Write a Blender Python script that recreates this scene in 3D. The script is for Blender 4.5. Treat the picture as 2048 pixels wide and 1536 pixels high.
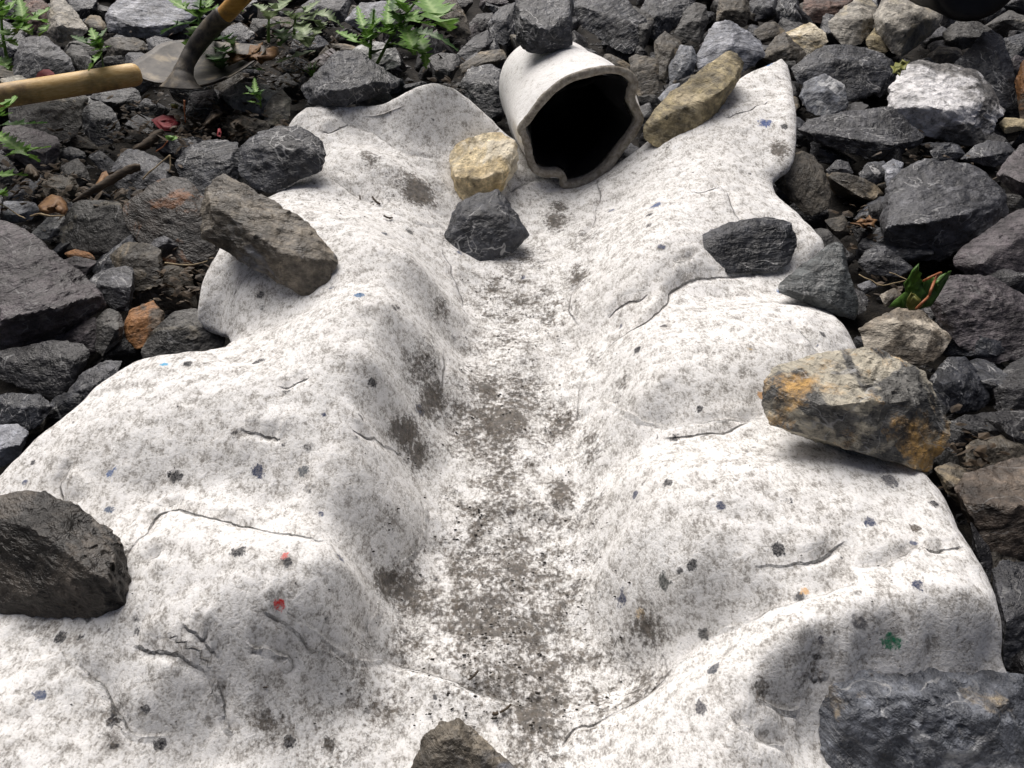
import bpy, bmesh, math, random
import numpy as np
from mathutils import Vector, Matrix

for o in list(bpy.data.objects):
    bpy.data.objects.remove(o)
S = bpy.context.scene
COL = S.collection
RAD = math.radians
random.seed(7)
RNG = np.random.default_rng(7)

# ------------------------------------------------------------------ camera
PITCH = RAD(30.0)          # looking down
SLOPE = 0.20               # the bank rises away from the viewer: z = SLOPE*y
DIST = 1.05
FPX = 2048 * 28.0 / 36.0
FWD = np.array([0.0, math.cos(PITCH), -math.sin(PITCH)])
UPV = np.array([0.0, math.sin(PITCH), math.cos(PITCH)])
RGT = np.array([1.0, 0.0, 0.0])
CAMP = -DIST * FWD
cam = bpy.data.cameras.new('camera')
cam.lens = 28.0
cam.sensor_width = 36.0
cam.clip_start = 0.02
cam.clip_end = 400.0
camo = bpy.data.objects.new('camera', cam)
COL.objects.link(camo)
camo.location = CAMP
camo.rotation_euler = (math.pi / 2 - PITCH, 0, 0)
S.camera = camo

# ------------------------------------------------------------------ light: bright overcast, brighter behind and to the left
SUN_EL, SUN_AZ = 62.0, -28.0     # azimuth measured from +y towards +x
w = bpy.data.worlds.new('World')
S.world = w
w.use_nodes = True
nt = w.node_tree
nt.nodes.clear()
sky = nt.nodes.new('ShaderNodeTexSky')
sky.sky_type = 'NISHITA'
sky.sun_disc = False
sky.sun_elevation = RAD(SUN_EL)
sky.sun_rotation = RAD(SUN_AZ)
sky.air_density = 0.5
sky.dust_density = 9.0
sky.ozone_density = 0.5
bg = nt.nodes.new('ShaderNodeBackground')
bg.inputs['Strength'].default_value = 0.056
wo = nt.nodes.new('ShaderNodeOutputWorld')
nt.links.new(sky.outputs[0], bg.inputs[0])
nt.links.new(bg.outputs[0], wo.inputs[0])
sl = bpy.data.lights.new('sun', 'SUN')
sl.energy = 3.2
sl.angle = RAD(52)
sl.color = (1.0, 0.975, 0.945)
so = bpy.data.objects.new('sun', sl)
COL.objects.link(so)
sd = Vector((math.sin(RAD(SUN_AZ)) * math.cos(RAD(SUN_EL)), math.cos(RAD(SUN_AZ)) * math.cos(RAD(SUN_EL)), math.sin(RAD(SUN_EL))))
so.rotation_euler = sd.to_track_quat('Z', 'Y').to_euler()
so.location = (0, 0, 6)
S.view_settings.view_transform = 'Standard'
S.view_settings.look = 'None'
S.view_settings.gamma = 1.0
S.view_settings.exposure = 0.15
S.render.engine = 'CYCLES'

# ------------------------------------------------------------------ geometry helpers
def rays(px, py):
    px = np.asarray(px, float); py = np.asarray(py, float)
    return (FWD + ((px - 1024) / FPX)[..., None] * RGT - ((py - 768) / FPX)[..., None] * UPV)

def P(px, py, h=0.0):
    """point of the bank's plane raised by h that stands at this spot"""
    d = rays(px, py)
    t = (h + SLOPE * CAMP[1] - CAMP[2]) / (d[..., 2] - SLOPE * d[..., 1])
    return CAMP + d * np.asarray(t)[..., None]

def PZ(px, py, z):
    """point at view depth z"""
    return CAMP + rays(px, py) * np.asarray(z)[..., None]

def depth(p):
    return float((np.asarray(p) - CAMP) @ FWD)

_perm = RNG.permutation(4096)
_val = RNG.random(4096) * 2 - 1
def vnoise(p):
    i = np.floor(p).astype(np.int64); f = p - i
    u = f * f * f * (f * (f * 6 - 15) + 10)
    out = 0
    for dx in (0, 1):
        for dy in (0, 1):
            for dz in (0, 1):
                hsh = _perm[(i[:, 0] + dx) & 4095]
                hsh = _perm[(hsh + i[:, 1] + dy) & 4095]
                hsh = _perm[(hsh + i[:, 2] + dz) & 4095]
                wgt = (u[:, 0] if dx else 1 - u[:, 0]) * (u[:, 1] if dy else 1 - u[:, 1]) * (u[:, 2] if dz else 1 - u[:, 2])
                out = out + wgt * _val[hsh]
    return out
def fbm(p, oct=4, gain=0.5):
    a, s, out = 1.0, 1.0, 0
    for k in range(oct):
        out = out + a * vnoise(p * s + 17.3 * k)
        a *= gain; s *= 2.03
    return out

def mesh_obj(name, verts, faces, mat=None, parent=None, smooth=True, sharp=None, loc=None):
    me = bpy.data.meshes.new(name)
    me.from_pydata([tuple(map(float, v)) for v in verts], [], [tuple(f) for f in faces])
    if smooth:
        me.polygons.foreach_set('use_smooth', np.ones(len(me.polygons), bool))
    if sharp:
        me.set_sharp_from_angle(angle=RAD(sharp))
    me.update()
    o = bpy.data.objects.new(name, me)
    if mat: me.materials.append(mat)
    COL.objects.link(o)
    if parent: o.parent = parent
    if loc is not None: o.location = loc
    return o

def tag(o, label, cat, group=None, kind=None):
    if label: o['label'] = label
    if cat: o['category'] = cat
    if group: o['group'] = group
    if kind: o['kind'] = kind
    return o

def empty(name, loc=(0, 0, 0)):
    o = bpy.data.objects.new(name, None)
    o.empty_display_size = 0.05
    COL.objects.link(o)
    o.location = loc
    return o

def child(o, parent):
    """parent o, whose vertices are in world coordinates, under an empty"""
    o.parent = parent
    o.location = -Vector(parent.location)
    return o

def catmull(pts, n=6, closed=False):
    pts = np.asarray(pts, float); out = []
    m = len(pts)
    rng = range(m) if closed else range(m - 1)
    for i in rng:
        if closed:
            a, b, c, d = pts[i - 1], pts[i], pts[(i + 1) % m], pts[(i + 2) % m]
        else:
            a, b, c, d = pts[max(i - 1, 0)], pts[i], pts[i + 1], pts[min(i + 2, m - 1)]
        for k in range(n):
            t = k / n
            out.append(0.5 * ((2 * b) + (-a + c) * t + (2 * a - 5 * b + 4 * c - d) * t * t + (-a + 3 * b - 3 * c + d) * t ** 3))
    if not closed: out.append(pts[-1])
    return np.array(out)

def tube(path, radii, seg=14, cap=True, squash=None):
    path = np.asarray(path, float); n = len(path)
    V, F = [], []
    prev = None
    for i in range(n):
        t = path[min(i + 1, n - 1)] - path[max(i - 1, 0)]
        t /= np.linalg.norm(t) + 1e-9
        if prev is None:
            a = np.cross(t, [0, 0, 1.0])
            if np.linalg.norm(a) < 1e-3: a = np.cross(t, [1.0, 0, 0])
        else:
            a = prev - t * (prev @ t)
        a /= np.linalg.norm(a); b = np.cross(t, a); prev = a
        r = radii[i] if hasattr(radii, '__len__') else radii
        for k in range(seg):
            an = 2 * math.pi * k / seg
            V.append(path[i] + r * (math.cos(an) * a + math.sin(an) * b))
    for i in range(n - 1):
        for k in range(seg):
            k2 = (k + 1) % seg
            F.append((i * seg + k, i * seg + k2, (i + 1) * seg + k2, (i + 1) * seg + k))
    if cap:
        V.append(path[0]); V.append(path[-1]); c0, c1 = len(V) - 2, len(V) - 1
        for k in range(seg):
            k2 = (k + 1) % seg
            F.append((c0, k2, k)); F.append((c1, (n - 1) * seg + k, (n - 1) * seg + k2))
    return V, F

# ------------------------------------------------------------------ materials
class NB:
    def __init__(self, name):
        self.m = bpy.data.materials.new(name); self.m.use_nodes = True
        self.t = self.m.node_tree
        self.b = self.t.nodes['Principled BSDF']
    def n(self, typ, **kw):
        nd = self.t.nodes.new(typ)
        for k, v in kw.items():
            if k.startswith('i_'):
                key = k[2:]
                nd.inputs[int(key) if key.isdigit() else key.replace('_', ' ')].default_value = v
            else: setattr(nd, k, v)
        return nd
    def l(self, a, b): self.t.links.new(a, b)
    def noise(self, vec, scale, detail=4, rough=0.55, dist=0.0):
        nd = self.n('ShaderNodeTexNoise')
        nd.inputs['Scale'].default_value = scale; nd.inputs['Detail'].default_value = detail
        nd.inputs['Roughness'].default_value = rough; nd.inputs['Distortion'].default_value = dist
        self.l(vec, nd.inputs['Vector'])
        return nd.outputs['Fac']
    def ramp(self, fac, stops, interp='LINEAR'):
        nd = self.n('ShaderNodeValToRGB')
        cr = nd.color_ramp; cr.interpolation = interp
        while len(cr.elements) < len(stops): cr.elements.new(0.5)
        for e, (p, c) in zip(cr.elements, stops):
            e.position = p
            e.color = (c, c, c, 1) if not hasattr(c, '__len__') else (*c, 1)
        self.l(fac, nd.inputs[0])
        return nd.outputs[0]
    def mix(self, fac, a, b, mode='MIX'):
        nd = self.n('ShaderNodeMix', data_type='RGBA', blend_type=mode)
        for sock, v in ((nd.inputs[0], fac), (nd.inputs[6], a), (nd.inputs[7], b)):
            if isinstance(v, bpy.types.NodeSocket): self.l(v, sock)
            elif hasattr(v, '__len__'): sock.default_value = (*v, 1)
            else: sock.default_value = v
        return nd.outputs[2]
    def math(self, op, a, b=0.0, clamp=False):
        nd = self.n('ShaderNodeMath', operation=op, use_clamp=clamp)
        for sock, v in ((nd.inputs[0], a), (nd.inputs[1], b)):
            if isinstance(v, bpy.types.NodeSocket): self.l(v, sock)
            else: sock.default_value = v
        return nd.outputs[0]
    def mapr(self, v, a, b, c=0.0, d=1.0):
        nd = self.n('ShaderNodeMapRange'); nd.clamp = True
        self.l(v, nd.inputs[0])
        for i, x in enumerate((a, b, c, d)): nd.inputs[i + 1].default_value = x
        return nd.outputs[0]
    def bump(self, h, dist, strength=1.0, prev=None):
        nd = self.n('ShaderNodeBump')
        nd.inputs['Distance'].default_value = dist; nd.inputs['Strength'].default_value = strength
        self.l(h, nd.inputs['Height'])
        if prev is not None: self.l(prev, nd.inputs['Normal'])
        return nd.outputs[0]
    def coord(self, rand=True):
        tc = self.n('ShaderNodeTexCoord').outputs['Object']
        if not rand: return tc
        oi = self.n('ShaderNodeObjectInfo')
        va = self.n('ShaderNodeVectorMath', operation='SCALE', i_0=(13.1, 7.7, 19.3))
        self.l(oi.outputs['Random'], va.inputs['Scale'])
        ad = self.n('ShaderNodeVectorMath', operation='ADD')
        self.l(tc, ad.inputs[0]); self.l(va.outputs[0], ad.inputs[1])
        return ad.outputs[0]

def rock_mat(name, c1, c2, patch=None, pamt=0.0, pscale=10.0, vein=0.3, patch2=None, p2amt=0.0, rough=0.5, strat=0.0, veincol=(0.42, 0.42, 0.42), speck=0.4):
    N = NB(name)
    co = N.coord()
    big = N.noise(co, 11, 5, 0.6, 0.4)
    col = N.mix(N.mapr(big, 0.36, 0.66), c1, c2)
    fine = N.noise(co, 60, 6, 0.72)
    col = N.mix(1.0, col, N.ramp(fine, [(0.28, 0.25), (0.5, 0.85), (0.72, 2.0)]), 'MULTIPLY')
    # bedding streaks
    mp = N.n('ShaderNodeMapping'); mp.inputs['Scale'].default_value = (6, 22, 60); mp.inputs['Rotation'].default_value = (0.5, 0.35, 0.2)
    N.l(co, mp.inputs[0])
    bed = N.noise(mp.outputs[0], 2.2, 4, 0.65, 0.6)
    col = N.mix(0.5, col, N.ramp(bed, [(0.3, 0.5), (0.5, 0.95), (0.7, 1.5)]), 'MULTIPLY')
    if patch:
        pn = N.noise(co, pscale, 7, 0.62, 0.8)
        pm = N.mapr(pn, 0.60 - 0.25 * pamt, 0.66 - 0.25 * pamt)
        pm = N.math('MULTIPLY', pm, N.mapr(fine, 0.3, 0.5))
        pc = N.mix(0.7, patch, N.ramp(bed, [(0.3, 0.55), (0.7, 1.35)]), 'MULTIPLY')
        col = N.mix(pm, col, pc)
    if patch2:
        off = N.n('ShaderNodeVectorMath', operation='ADD', i_1=(4.2, 1.7, 9.1)); N.l(co, off.inputs[0])
        pn = N.noise(off.outputs[0], pscale * 0.8, 6, 0.66, 0.3)
        pm = N.math('MULTIPLY', N.mapr(pn, 0.58 - 0.25 * p2amt, 0.66 - 0.25 * p2amt), N.mapr(fine, .36, .56))
        col = N.mix(pm, col, N.mix(0.6, patch2, N.ramp(fine, [(0.3, 0.6), (0.7, 1.3)]), 'MULTIPLY'))
    if vein > 0:
        v = N.noise(co, 10, 3, 0.5, 1.6)
        v = N.math('ABSOLUTE', N.math('SUBTRACT', v, 0.5))
        vm = N.mapr(v, 0.004, 0.011, 1, 0)
        vm = N.math('MULTIPLY', vm, N.mapr(N.noise(co, 14, 2), 0.46, 0.60))
        v2 = N.noise(mp.outputs[0], 1.2, 2, 0.5, 0.8)
        v2 = N.math('ABSOLUTE', N.math('SUBTRACT', v2, 0.5))
        vm2 = N.math('MULTIPLY', N.mapr(v2, 0.004, 0.010, 1, 0), N.mapr(N.noise(co, 17, 2), 0.5, 0.62))
        vm = N.math('MAXIMUM', vm, vm2)
        col = N.mix(N.math('MULTIPLY', vm, vein), col, veincol)
    # pale worn edges
    ge = N.n('ShaderNodeNewGeometry')
    ed = N.mapr(ge.outputs['Pointiness'], 0.53, 0.62)
    ed = N.math('MULTIPLY', ed, N.mapr(fine, 0.4, 0.62))
    col = N.mix(N.math('MULTIPLY', ed, 0.45), col, tuple(min(1, 2.3 * x + 0.05) for x in c2))
    # dark damp specks of soil lying on the stone
    if speck:
        sp = N.noise(co, 75, 3, 0.6)
        col = N.mix(N.math('MULTIPLY', N.mapr(sp, 0.66, 0.70), speck), col, (0.012, 0.010, 0.008))
    N.l(col, N.b.inputs['Base Color'])
    rr = N.mapr(N.noise(co, 30, 4), 0.3, 0.7, rough - 0.13, rough + 0.15)
    N.l(rr, N.b.inputs['Roughness'])
    N.b.inputs['Specular IOR Level'].default_value = 0.45
    wv = N.n('ShaderNodeTexNoise'); wv.inputs['Scale'].default_value = 30; wv.inputs['Detail'].default_value = 4; N.l(co, wv.inputs['Vector'])
    ws = N.n('ShaderNodeVectorMath', operation='SCALE'); ws.inputs['Scale'].default_value = 0.035; N.l(wv.outputs['Color'], ws.inputs[0])
    wa = N.n('ShaderNodeVectorMath', operation='ADD'); N.l(co, wa.inputs[0]); N.l(ws.outputs[0], wa.inputs[1])
    m2 = N.n('ShaderNodeMapping'); m2.inputs['Scale'].default_value = (1, 1.6, 3.2); m2.inputs['Rotation'].default_value = (0.5, 0.35, 0.2); N.l(wa.outputs[0], m2.inputs[0])
    vo = N.n('ShaderNodeTexVoronoi'); vo.inputs['Scale'].default_value = 26; N.l(m2.outputs[0], vo.inputs['Vector'])
    sc_ = N.n('ShaderNodeSeparateColor'); N.l(vo.outputs['Color'], sc_.inputs[0])
    h = N.bump(N.math('ADD', sc_.outputs[0], N.math('MULTIPLY', vo.outputs['Distance'], 0.8)), 0.0032, 0.75)
    h = N.bump(bed, 0.006, 0.7, h)
    h = N.bump(N.noise(co, 42, 5, 0.72), 0.008, 0.85, h)
    h = N.bump(N.noise(co, 190, 4, 0.6), 0.0016, 0.8, h)
    N.l(h, N.b.inputs['Normal'])
    return N.m

RM = {
 'dark':   rock_mat('dark_slate_stone', (.017, .0185, .023), (.064, .068, .080), vein=.85, rough=.37),
 'black':  rock_mat('black_slate_stone', (.011, .011, .0125), (.034, .033, .036), vein=.4, rough=.42),
 'slate':  rock_mat('grey_slate_stone', (.033, .034, .039), (.115, .117, .128), vein=.65, rough=.46),
 'purple': rock_mat('purple_grey_stone', (.050, .043, .047), (.130, .114, .121), vein=.25, rough=.5),
 'mid':    rock_mat('mid_grey_stone', (.028, .0275, .026), (.098, .094, .088), patch=(.2, .18, .14), pamt=.1, vein=.35, rough=.5),
 'brown':  rock_mat('brown_grey_stone', (.040, .034, .026), (.14, .122, .095), patch=(.26, .21, .14), pamt=.15, vein=.2, rough=.55),
 'olive':  rock_mat('olive_tan_stone', (.125, .102, .056), (.42, .35, .205), patch=(.50, .42, .27), pamt=.3, vein=.05, rough=.65, speck=.8),
 'cream':  rock_mat('cream_limestone', (.48, .36, .18), (.78, .66, .43), patch=(.80, .72, .56), pamt=.3, vein=.05, rough=.65, patch2=(.20, .15, .09), p2amt=-.05),
 'pale':   rock_mat('pale_grey_stone', (.21, .195, .17), (.48, .45, .39), patch=(.46, .41, .31), pamt=.2, vein=.2, rough=.6),
 'blue':   rock_mat('blue_grey_stone', (.15, .157, .178), (.36, .375, .42), patch=(.52, .53, .57), pamt=.1, vein=.4, rough=.5),
 'steel':  rock_mat('steel_grey_stone', (.085, .092, .108), (.22, .235, .265), patch=(.50, .51, .52), pamt=.16, pscale=18, vein=.7, rough=.5, patch2=(.36, .29, .19), p2amt=-.1),
 'rust':   rock_mat('rust_stained_stone', (.016, .014, .013), (.058, .046, .037), patch=(.17, .062, .014), pamt=.3, pscale=12, vein=.2, rough=.42),
 'orange': rock_mat('orange_brown_stone', (.06, .045, .032), (.15, .11, .075), patch=(.30, .14, .05), pamt=.55, pscale=9, vein=.05, rough=.6),
 'red':    rock_mat('reddish_stone', (.12, .075, .060), (.25, .165, .135), patch=(.07, .06, .06), pamt=.1, vein=.05, rough=.6),
 'white':  rock_mat('white_quartz_stone', (.085, .082, .08), (.24, .23, .22), patch=(.84, .83, .84), pamt=.66, pscale=5.5, vein=.4, rough=.55),
 'speckle': rock_mat('pale_speckled_stone', (.25, .25, .25), (.55, .55, .54), patch=(.04, .04, .04), pamt=.15, pscale=30, vein=.2, rough=.55),
 'hero':   rock_mat('patchy_lichen_stone', (.055, .056, .056), (.19, .185, .17), patch=(.48, .44, .35), pamt=.42, pscale=15, patch2=(.50, .30, .10), p2amt=.12, vein=.5, rough=.55),
 'bslate': rock_mat('brown_slate_stone', (.075, .065, .051), (.255, .222, .175), patch=(.19, .20, .225), pamt=.3, pscale=6, vein=.2, rough=.47),
 'bpatch': rock_mat('brown_black_patched_stone', (.040, .034, .028), (.115, .098, .080), patch=(.014, .012, .010), pamt=.55, pscale=14, vein=.05, rough=.45),
 'green':  rock_mat('green_grey_stone', (.042, .048, .050), (.105, .114, .115), vein=.4, rough=.4),
 'tanbr':  rock_mat('tan_cream_mottled_stone', (.07, .057, .043), (.26, .22, .17), patch=(.58, .52, .43), pamt=.28, pscale=9, vein=.1, rough=.55),
 'rustb':  rock_mat('layered_rust_brown_stone', (.055, .042, .033), (.17, .135, .105), patch=(.18, .075, .015), pamt=.22, pscale=8, vein=.3, rough=.5, patch2=(.38, .38, .37), p2amt=-.1),
}

def felt_mat(name, dirt=True, clean=0.0):
    N = NB(name)
    co = N.coord(False)
    a = N.noise(co, 75, 5, 0.62, 0.3)
    # short fibre streaks
    mp = N.n('ShaderNodeMapping'); mp.inputs['Scale'].default_value = (1.9, 1.0, 1.5); mp.inputs['Rotation'].default_value = (0, 0.3, 0.45)
    N.l(co, mp.inputs[0])
    b = N.noise(mp.outputs[0], 170, 5, 0.65, 0.5)
    c = N.noise(co, 560, 3, 0.6)
    s = N.math('ADD', N.math('MULTIPLY', a, 0.75), N.math('ADD', N.math('MULTIPLY', b, 0.75), N.math('MULTIPLY', c, 0.5)))
    col = N.ramp(s, [(0.76, (.30, .285, .265)), (0.87, (.50, .485, .465)), (0.96, (.70, .69, .67)), (1.06, (.83, .825, .815)), (1.2, (.88, .878, .875))])
    # ramp factor is limited to 0..1, so rescale first
    col.node.inputs[0].links and N.t.links.remove(col.node.inputs[0].links[0])
    els = col.node.color_ramp.elements
    N.l(N.mapr(s, 0.70, 1.30), col.node.inputs[0])
    for e, p in zip(els, (0.18 - clean * .17, 0.34 - clean * .25, 0.47 - clean * .27, 0.62 - clean * .2, 0.85)): e.position = max(0, p)
    # coarse cloudy tint
    col = N.mix(0.35, col, N.ramp(N.noise(co, 14, 3), [(0.3, (.86, .84, .82)), (0.7, (1.0, 1.0, 1.0))]), 'MULTIPLY')
    if dirt:
        # dark and bluish wool flecks
        for sc, thr, seed in ((26, .30, 0.0), (47, .22, 5.3)):
            off = N.n('ShaderNodeVectorMath', operation='ADD', i_1=(seed, seed * .7, seed * 1.3)); N.l(co, off.inputs[0])
            wv = N.n('ShaderNodeTexNoise'); wv.inputs['Scale'].default_value = 160; wv.inputs['Detail'].default_value = 3; N.l(co, wv.inputs['Vector'])
            ws = N.n('ShaderNodeVectorMath', operation='SCALE'); ws.inputs['Scale'].default_value = 0.010
            N.l(wv.outputs['Color'], ws.inputs[0])
            ad = N.n('ShaderNodeVectorMath', operation='ADD'); N.l(off.outputs[0], ad.inputs[0]); N.l(ws.outputs[0], ad.inputs[1])
            vo = N.n('ShaderNodeTexVoronoi'); vo.inputs['Scale'].default_value = sc; N.l(ad.outputs[0], vo.inputs['Vector'])
            sep = N.n('ShaderNodeSeparateColor'); N.l(vo.outputs['Color'], sep.inputs[0])
            on = N.math('LESS_THAN', sep.outputs[0], thr)
            rad = N.math('MULTIPLY', N.math('ADD', sep.outputs[1], 0.35), 0.14)
            m = N.mapr(N.math('SUBTRACT', rad, vo.outputs['Distance']), 0.0, 0.06)
            m = N.math('MULTIPLY', N.math('MULTIPLY', m, on), N.mapr(b, 0.34, 0.5))
            fc = N.ramp(sep.outputs[2], [(0.0, (.035, .035, .04)), (0.55, (.10, .10, .11)), (0.72, (.07, .09, .16)), (0.82, (.20, .19, .18)), (1.0, (.30, .27, .23))], 'CONSTANT')
            col = N.mix(N.math('MULTIPLY', m, 0.9), col, fc)
        # named fibre flecks, each with its own colour
        fa = N.n('ShaderNodeAttribute', attribute_name='fleck')
        fcx = N.n('ShaderNodeAttribute', attribute_name='fleck_colour')
        m = N.mapr(N.math('ADD', fa.outputs['Fac'], N.math('ADD', N.math('MULTIPLY', N.math('SUBTRACT', b, 0.5), 1.7), N.math('MULTIPLY', N.math('SUBTRACT', a, 0.5), 1.5))), 0.42, 0.62)
        col = N.mix(N.math('MULTIPLY', m, N.mapr(c, .35, .6, .7, 1.0)), col, fcx.outputs['Color'])
        # silt and soil stains
        da = N.n('ShaderNodeAttribute', attribute_name='dirt')
        g = N.noise(co, 210, 6, 0.75)
        g2 = N.noise(co, 34, 4, 0.6)
        dm = N.math('ADD', N.math('MULTIPLY', da.outputs['Fac'], 0.80), N.math('ADD', N.math('MULTIPLY', N.math('SUBTRACT', g, 0.5), 2.5), N.math('MULTIPLY', N.math('SUBTRACT', g2, 0.5), 1.5)))
        dm = N.math('MULTIPLY', N.mapr(dm, 0.20, 0.62), N.mapr(da.outputs['Fac'], 0.02, 0.25))
        dc = N.ramp(N.noise(co, 160, 5, .65), [(0.3, (.018, .015, .012)), (0.5, (.062, .051, .040)), (0.7, (.16, .135, .107))])
        col = N.mix(N.math('MULTIPLY', dm, 0.88), col, dc)
    fold = None
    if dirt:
        # thin pinched fold lines: a lip overlapping a groove, the shade under the lip painted into its colour with a little silt
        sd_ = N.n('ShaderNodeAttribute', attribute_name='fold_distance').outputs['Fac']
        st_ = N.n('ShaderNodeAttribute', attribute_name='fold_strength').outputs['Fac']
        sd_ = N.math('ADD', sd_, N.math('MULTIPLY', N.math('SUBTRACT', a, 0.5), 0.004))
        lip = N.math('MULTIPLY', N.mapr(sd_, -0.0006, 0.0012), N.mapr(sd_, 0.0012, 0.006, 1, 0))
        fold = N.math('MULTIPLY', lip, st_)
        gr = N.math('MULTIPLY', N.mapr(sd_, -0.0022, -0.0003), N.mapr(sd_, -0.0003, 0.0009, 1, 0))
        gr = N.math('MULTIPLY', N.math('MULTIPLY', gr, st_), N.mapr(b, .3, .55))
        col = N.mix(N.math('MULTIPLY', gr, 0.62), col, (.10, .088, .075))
    N.l(col, N.b.inputs['Base Color'])
    N.b.inputs['Roughness'].default_value = 0.95
    N.b.inputs['Specular IOR Level'].default_value = 0.1
    N.b.inputs['Sheen Weight'].default_value = 0.15
    h = N.bump(a, 0.0030, 0.5)
    if fold is not None: h = N.bump(fold, 0.006, 0.9, h)
    h = N.bump(b, 0.0014, 0.6, h)
    h = N.bump(c, 0.0007, 0.6, h)
    N.l(h, N.b.inputs['Normal'])
    return N.m

def simple_mat(name, c1, c2, scale=40, rough=0.6, bump=0.001, metallic=0.0, stretch=None, spec=0.4, detail=5, c3=None):
    N = NB(name)
    co = N.coord()
    v = co
    if stretch:
        mp = N.n('ShaderNodeMapping'); mp.inputs['Scale'].default_value = stretch; N.l(co, mp.inputs[0]); v = mp.outputs[0]
    n = N.noise(v, scale, detail, 0.62, 0.3)
    col = N.mix(N.mapr(n, 0.36, 0.64), c1, c2)
    if c3:
        col = N.mix(N.mapr(N.noise(co, scale * .45, 6, .65), 0.52, 0.66), col, c3)
    N.l(col, N.b.inputs['Base Color'])
    N.b.inputs['Roughness'].default_value = rough
    N.b.inputs['Metallic'].default_value = metallic
    N.b.inputs['Specular IOR Level'].default_value = spec
    if bump: N.l(N.bump(n, bump, 0.8), N.b.inputs['Normal'])
    return N.m

def leaf_mat(name, c1, c2, rib, rough=0.5, trans=0.25):
    N = NB(name)
    co = N.coord()
    at = N.n('ShaderNodeAttribute', attribute_name='rib')
    n = N.noise(co, 70, 4)
    col = N.mix(N.mapr(n, 0.35, 0.65), c1, c2)
    col = N.mix(N.mapr(at.outputs['Fac'], 0.72, 0.95), col, rib)
    N.l(col, N.b.inputs['Base Color'])
    N.b.inputs['Roughness'].default_value = rough
    N.l(N.bump(N.noise(co, 160, 3), 0.0015, 0.7), N.b.inputs['Normal'])
    tr = N.n('ShaderNodeBsdfTranslucent'); N.l(col, tr.inputs[0])
    mx = N.n('ShaderNodeMixShader'); mx.inputs[0].default_value = trans
    out = N.t.nodes['Material Output']
    N.l(N.b.outputs[0], mx.inputs[1]); N.l(tr.outputs[0], mx.inputs[2]); N.l(mx.outputs[0], out.inputs[0])
    return N.m

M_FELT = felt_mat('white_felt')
M_SLEEVE = felt_mat('clean_felt', dirt=False, clean=0.75)
M_RIM = simple_mat('cut_felt_edge', (.20, .175, .14), (.42, .39, .34), 130, 0.95, 0.002)
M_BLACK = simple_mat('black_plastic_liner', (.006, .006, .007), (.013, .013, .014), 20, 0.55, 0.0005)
M_SOIL = simple_mat('dark_damp_soil', (.005, .004, .0032), (.016, .013, .010), 90, 0.9, 0.008, c3=(.026, .021, .015))
M_CRUMB = simple_mat('soil_crumb', (.008, .007, .006), (.028, .023, .018), 200, 0.85, 0.0)
M_WOOD = simple_mat('pale_ash_wood', (.64, .40, .145), (.82, .59, .28), 26, 0.5, 0.0006, stretch=(3, 14, 14), c3=(.27, .18, .09))
M_OWOOD = simple_mat('orange_varnished_wood', (.48, .24, .045), (.62, .36, .10), 26, 0.4, 0.0006, stretch=(3, 3, 14), c3=(.18, .10, .04))
M_STEEL = simple_mat('rusty_muddy_steel', (.03, .027, .025), (.085, .075, .065), 45, 0.5, 0.0012, metallic=0.2, c3=(.20, .165, .115))
M_TWIG = simple_mat('dark_twig_bark', (.025, .018, .012), (.085, .062, .040), 60, 0.8, 0.002, stretch=(1, 1, 5))
M_STRAW = simple_mat('dry_straw', (.22, .16, .085), (.38, .30, .18), 60, 0.7, 0.0)
L_GREEN = leaf_mat('bright_weed_leaf', (.095, .215, .028), (.17, .34, .055), (.30, .45, .15))
L_DARK = leaf_mat('dark_weed_leaf', (.030, .085, .018), (.060, .145, .034), (.12, .20, .07))
L_GREY = leaf_mat('dusty_weed_leaf', (.13, .20, .085), (.26, .33, .17), (.34, .42, .24))
L_STEM = leaf_mat('weed_stem', (.12, .22, .05), (.20, .32, .09), (.2, .3, .1))
L_BROWN = leaf_mat('dead_brown_leaf', (.16, .075, .028), (.33, .18, .075), (.40, .25, .12), 0.6)
L_LITTER = leaf_mat('leaf_litter', (.022, .015, .009), (.095, .064, .036), (.14, .10, .06), 0.7, 0.05)
L_RED = leaf_mat('red_leaf', (.30, .03, .045), (.45, .075, .085), (.5, .16, .15), 0.55)
L_MAPLE = leaf_mat('green_maple_leaf', (.065, .155, .022), (.115, .235, .04), (.22, .33, .10))
L_YELL = leaf_mat('yellow_green_leaf', (.18, .20, .04), (.30, .30, .08), (.34, .34, .14))
L_REDSTEM = leaf_mat('red_leaf_stalk', (.36, .12, .05), (.48, .19, .08), (.4, .2, .1))

# ------------------------------------------------------------------ ground (soil under the stones), to the horizon
def build_ground():
    n = 190
    u = np.linspace(-1, 1, n)
    g = np.sign(u) * (np.abs(u) * 1.6 + (np.abs(u) ** 9) * 140)
    X, Y = np.meshgrid(g, g, indexing='ij')
    p = np.stack([X.ravel() * 6, Y.ravel() * 6, 0 * X.ravel()], 1)
    near = np.exp(-(X.ravel() ** 2 + Y.ravel() ** 2) / 9)
    Yc = np.clip(Y.ravel(), -3, 3)
    z = SLOPE * Yc - 0.022 + near * (0.016 * fbm(p, 3) + 0.008 * fbm(p * 6, 3))
    V = np.stack([X.ravel(), Y.ravel(), z], 1)
    F = [(i * n + j, (i + 1) * n + j, (i + 1) * n + j + 1, i * n + j + 1) for i in range(n - 1) for j in range(n - 1)]
    o = mesh_obj('ground', V, F, M_SOIL)
    o['kind'] = 'structure'
build_ground()

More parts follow.
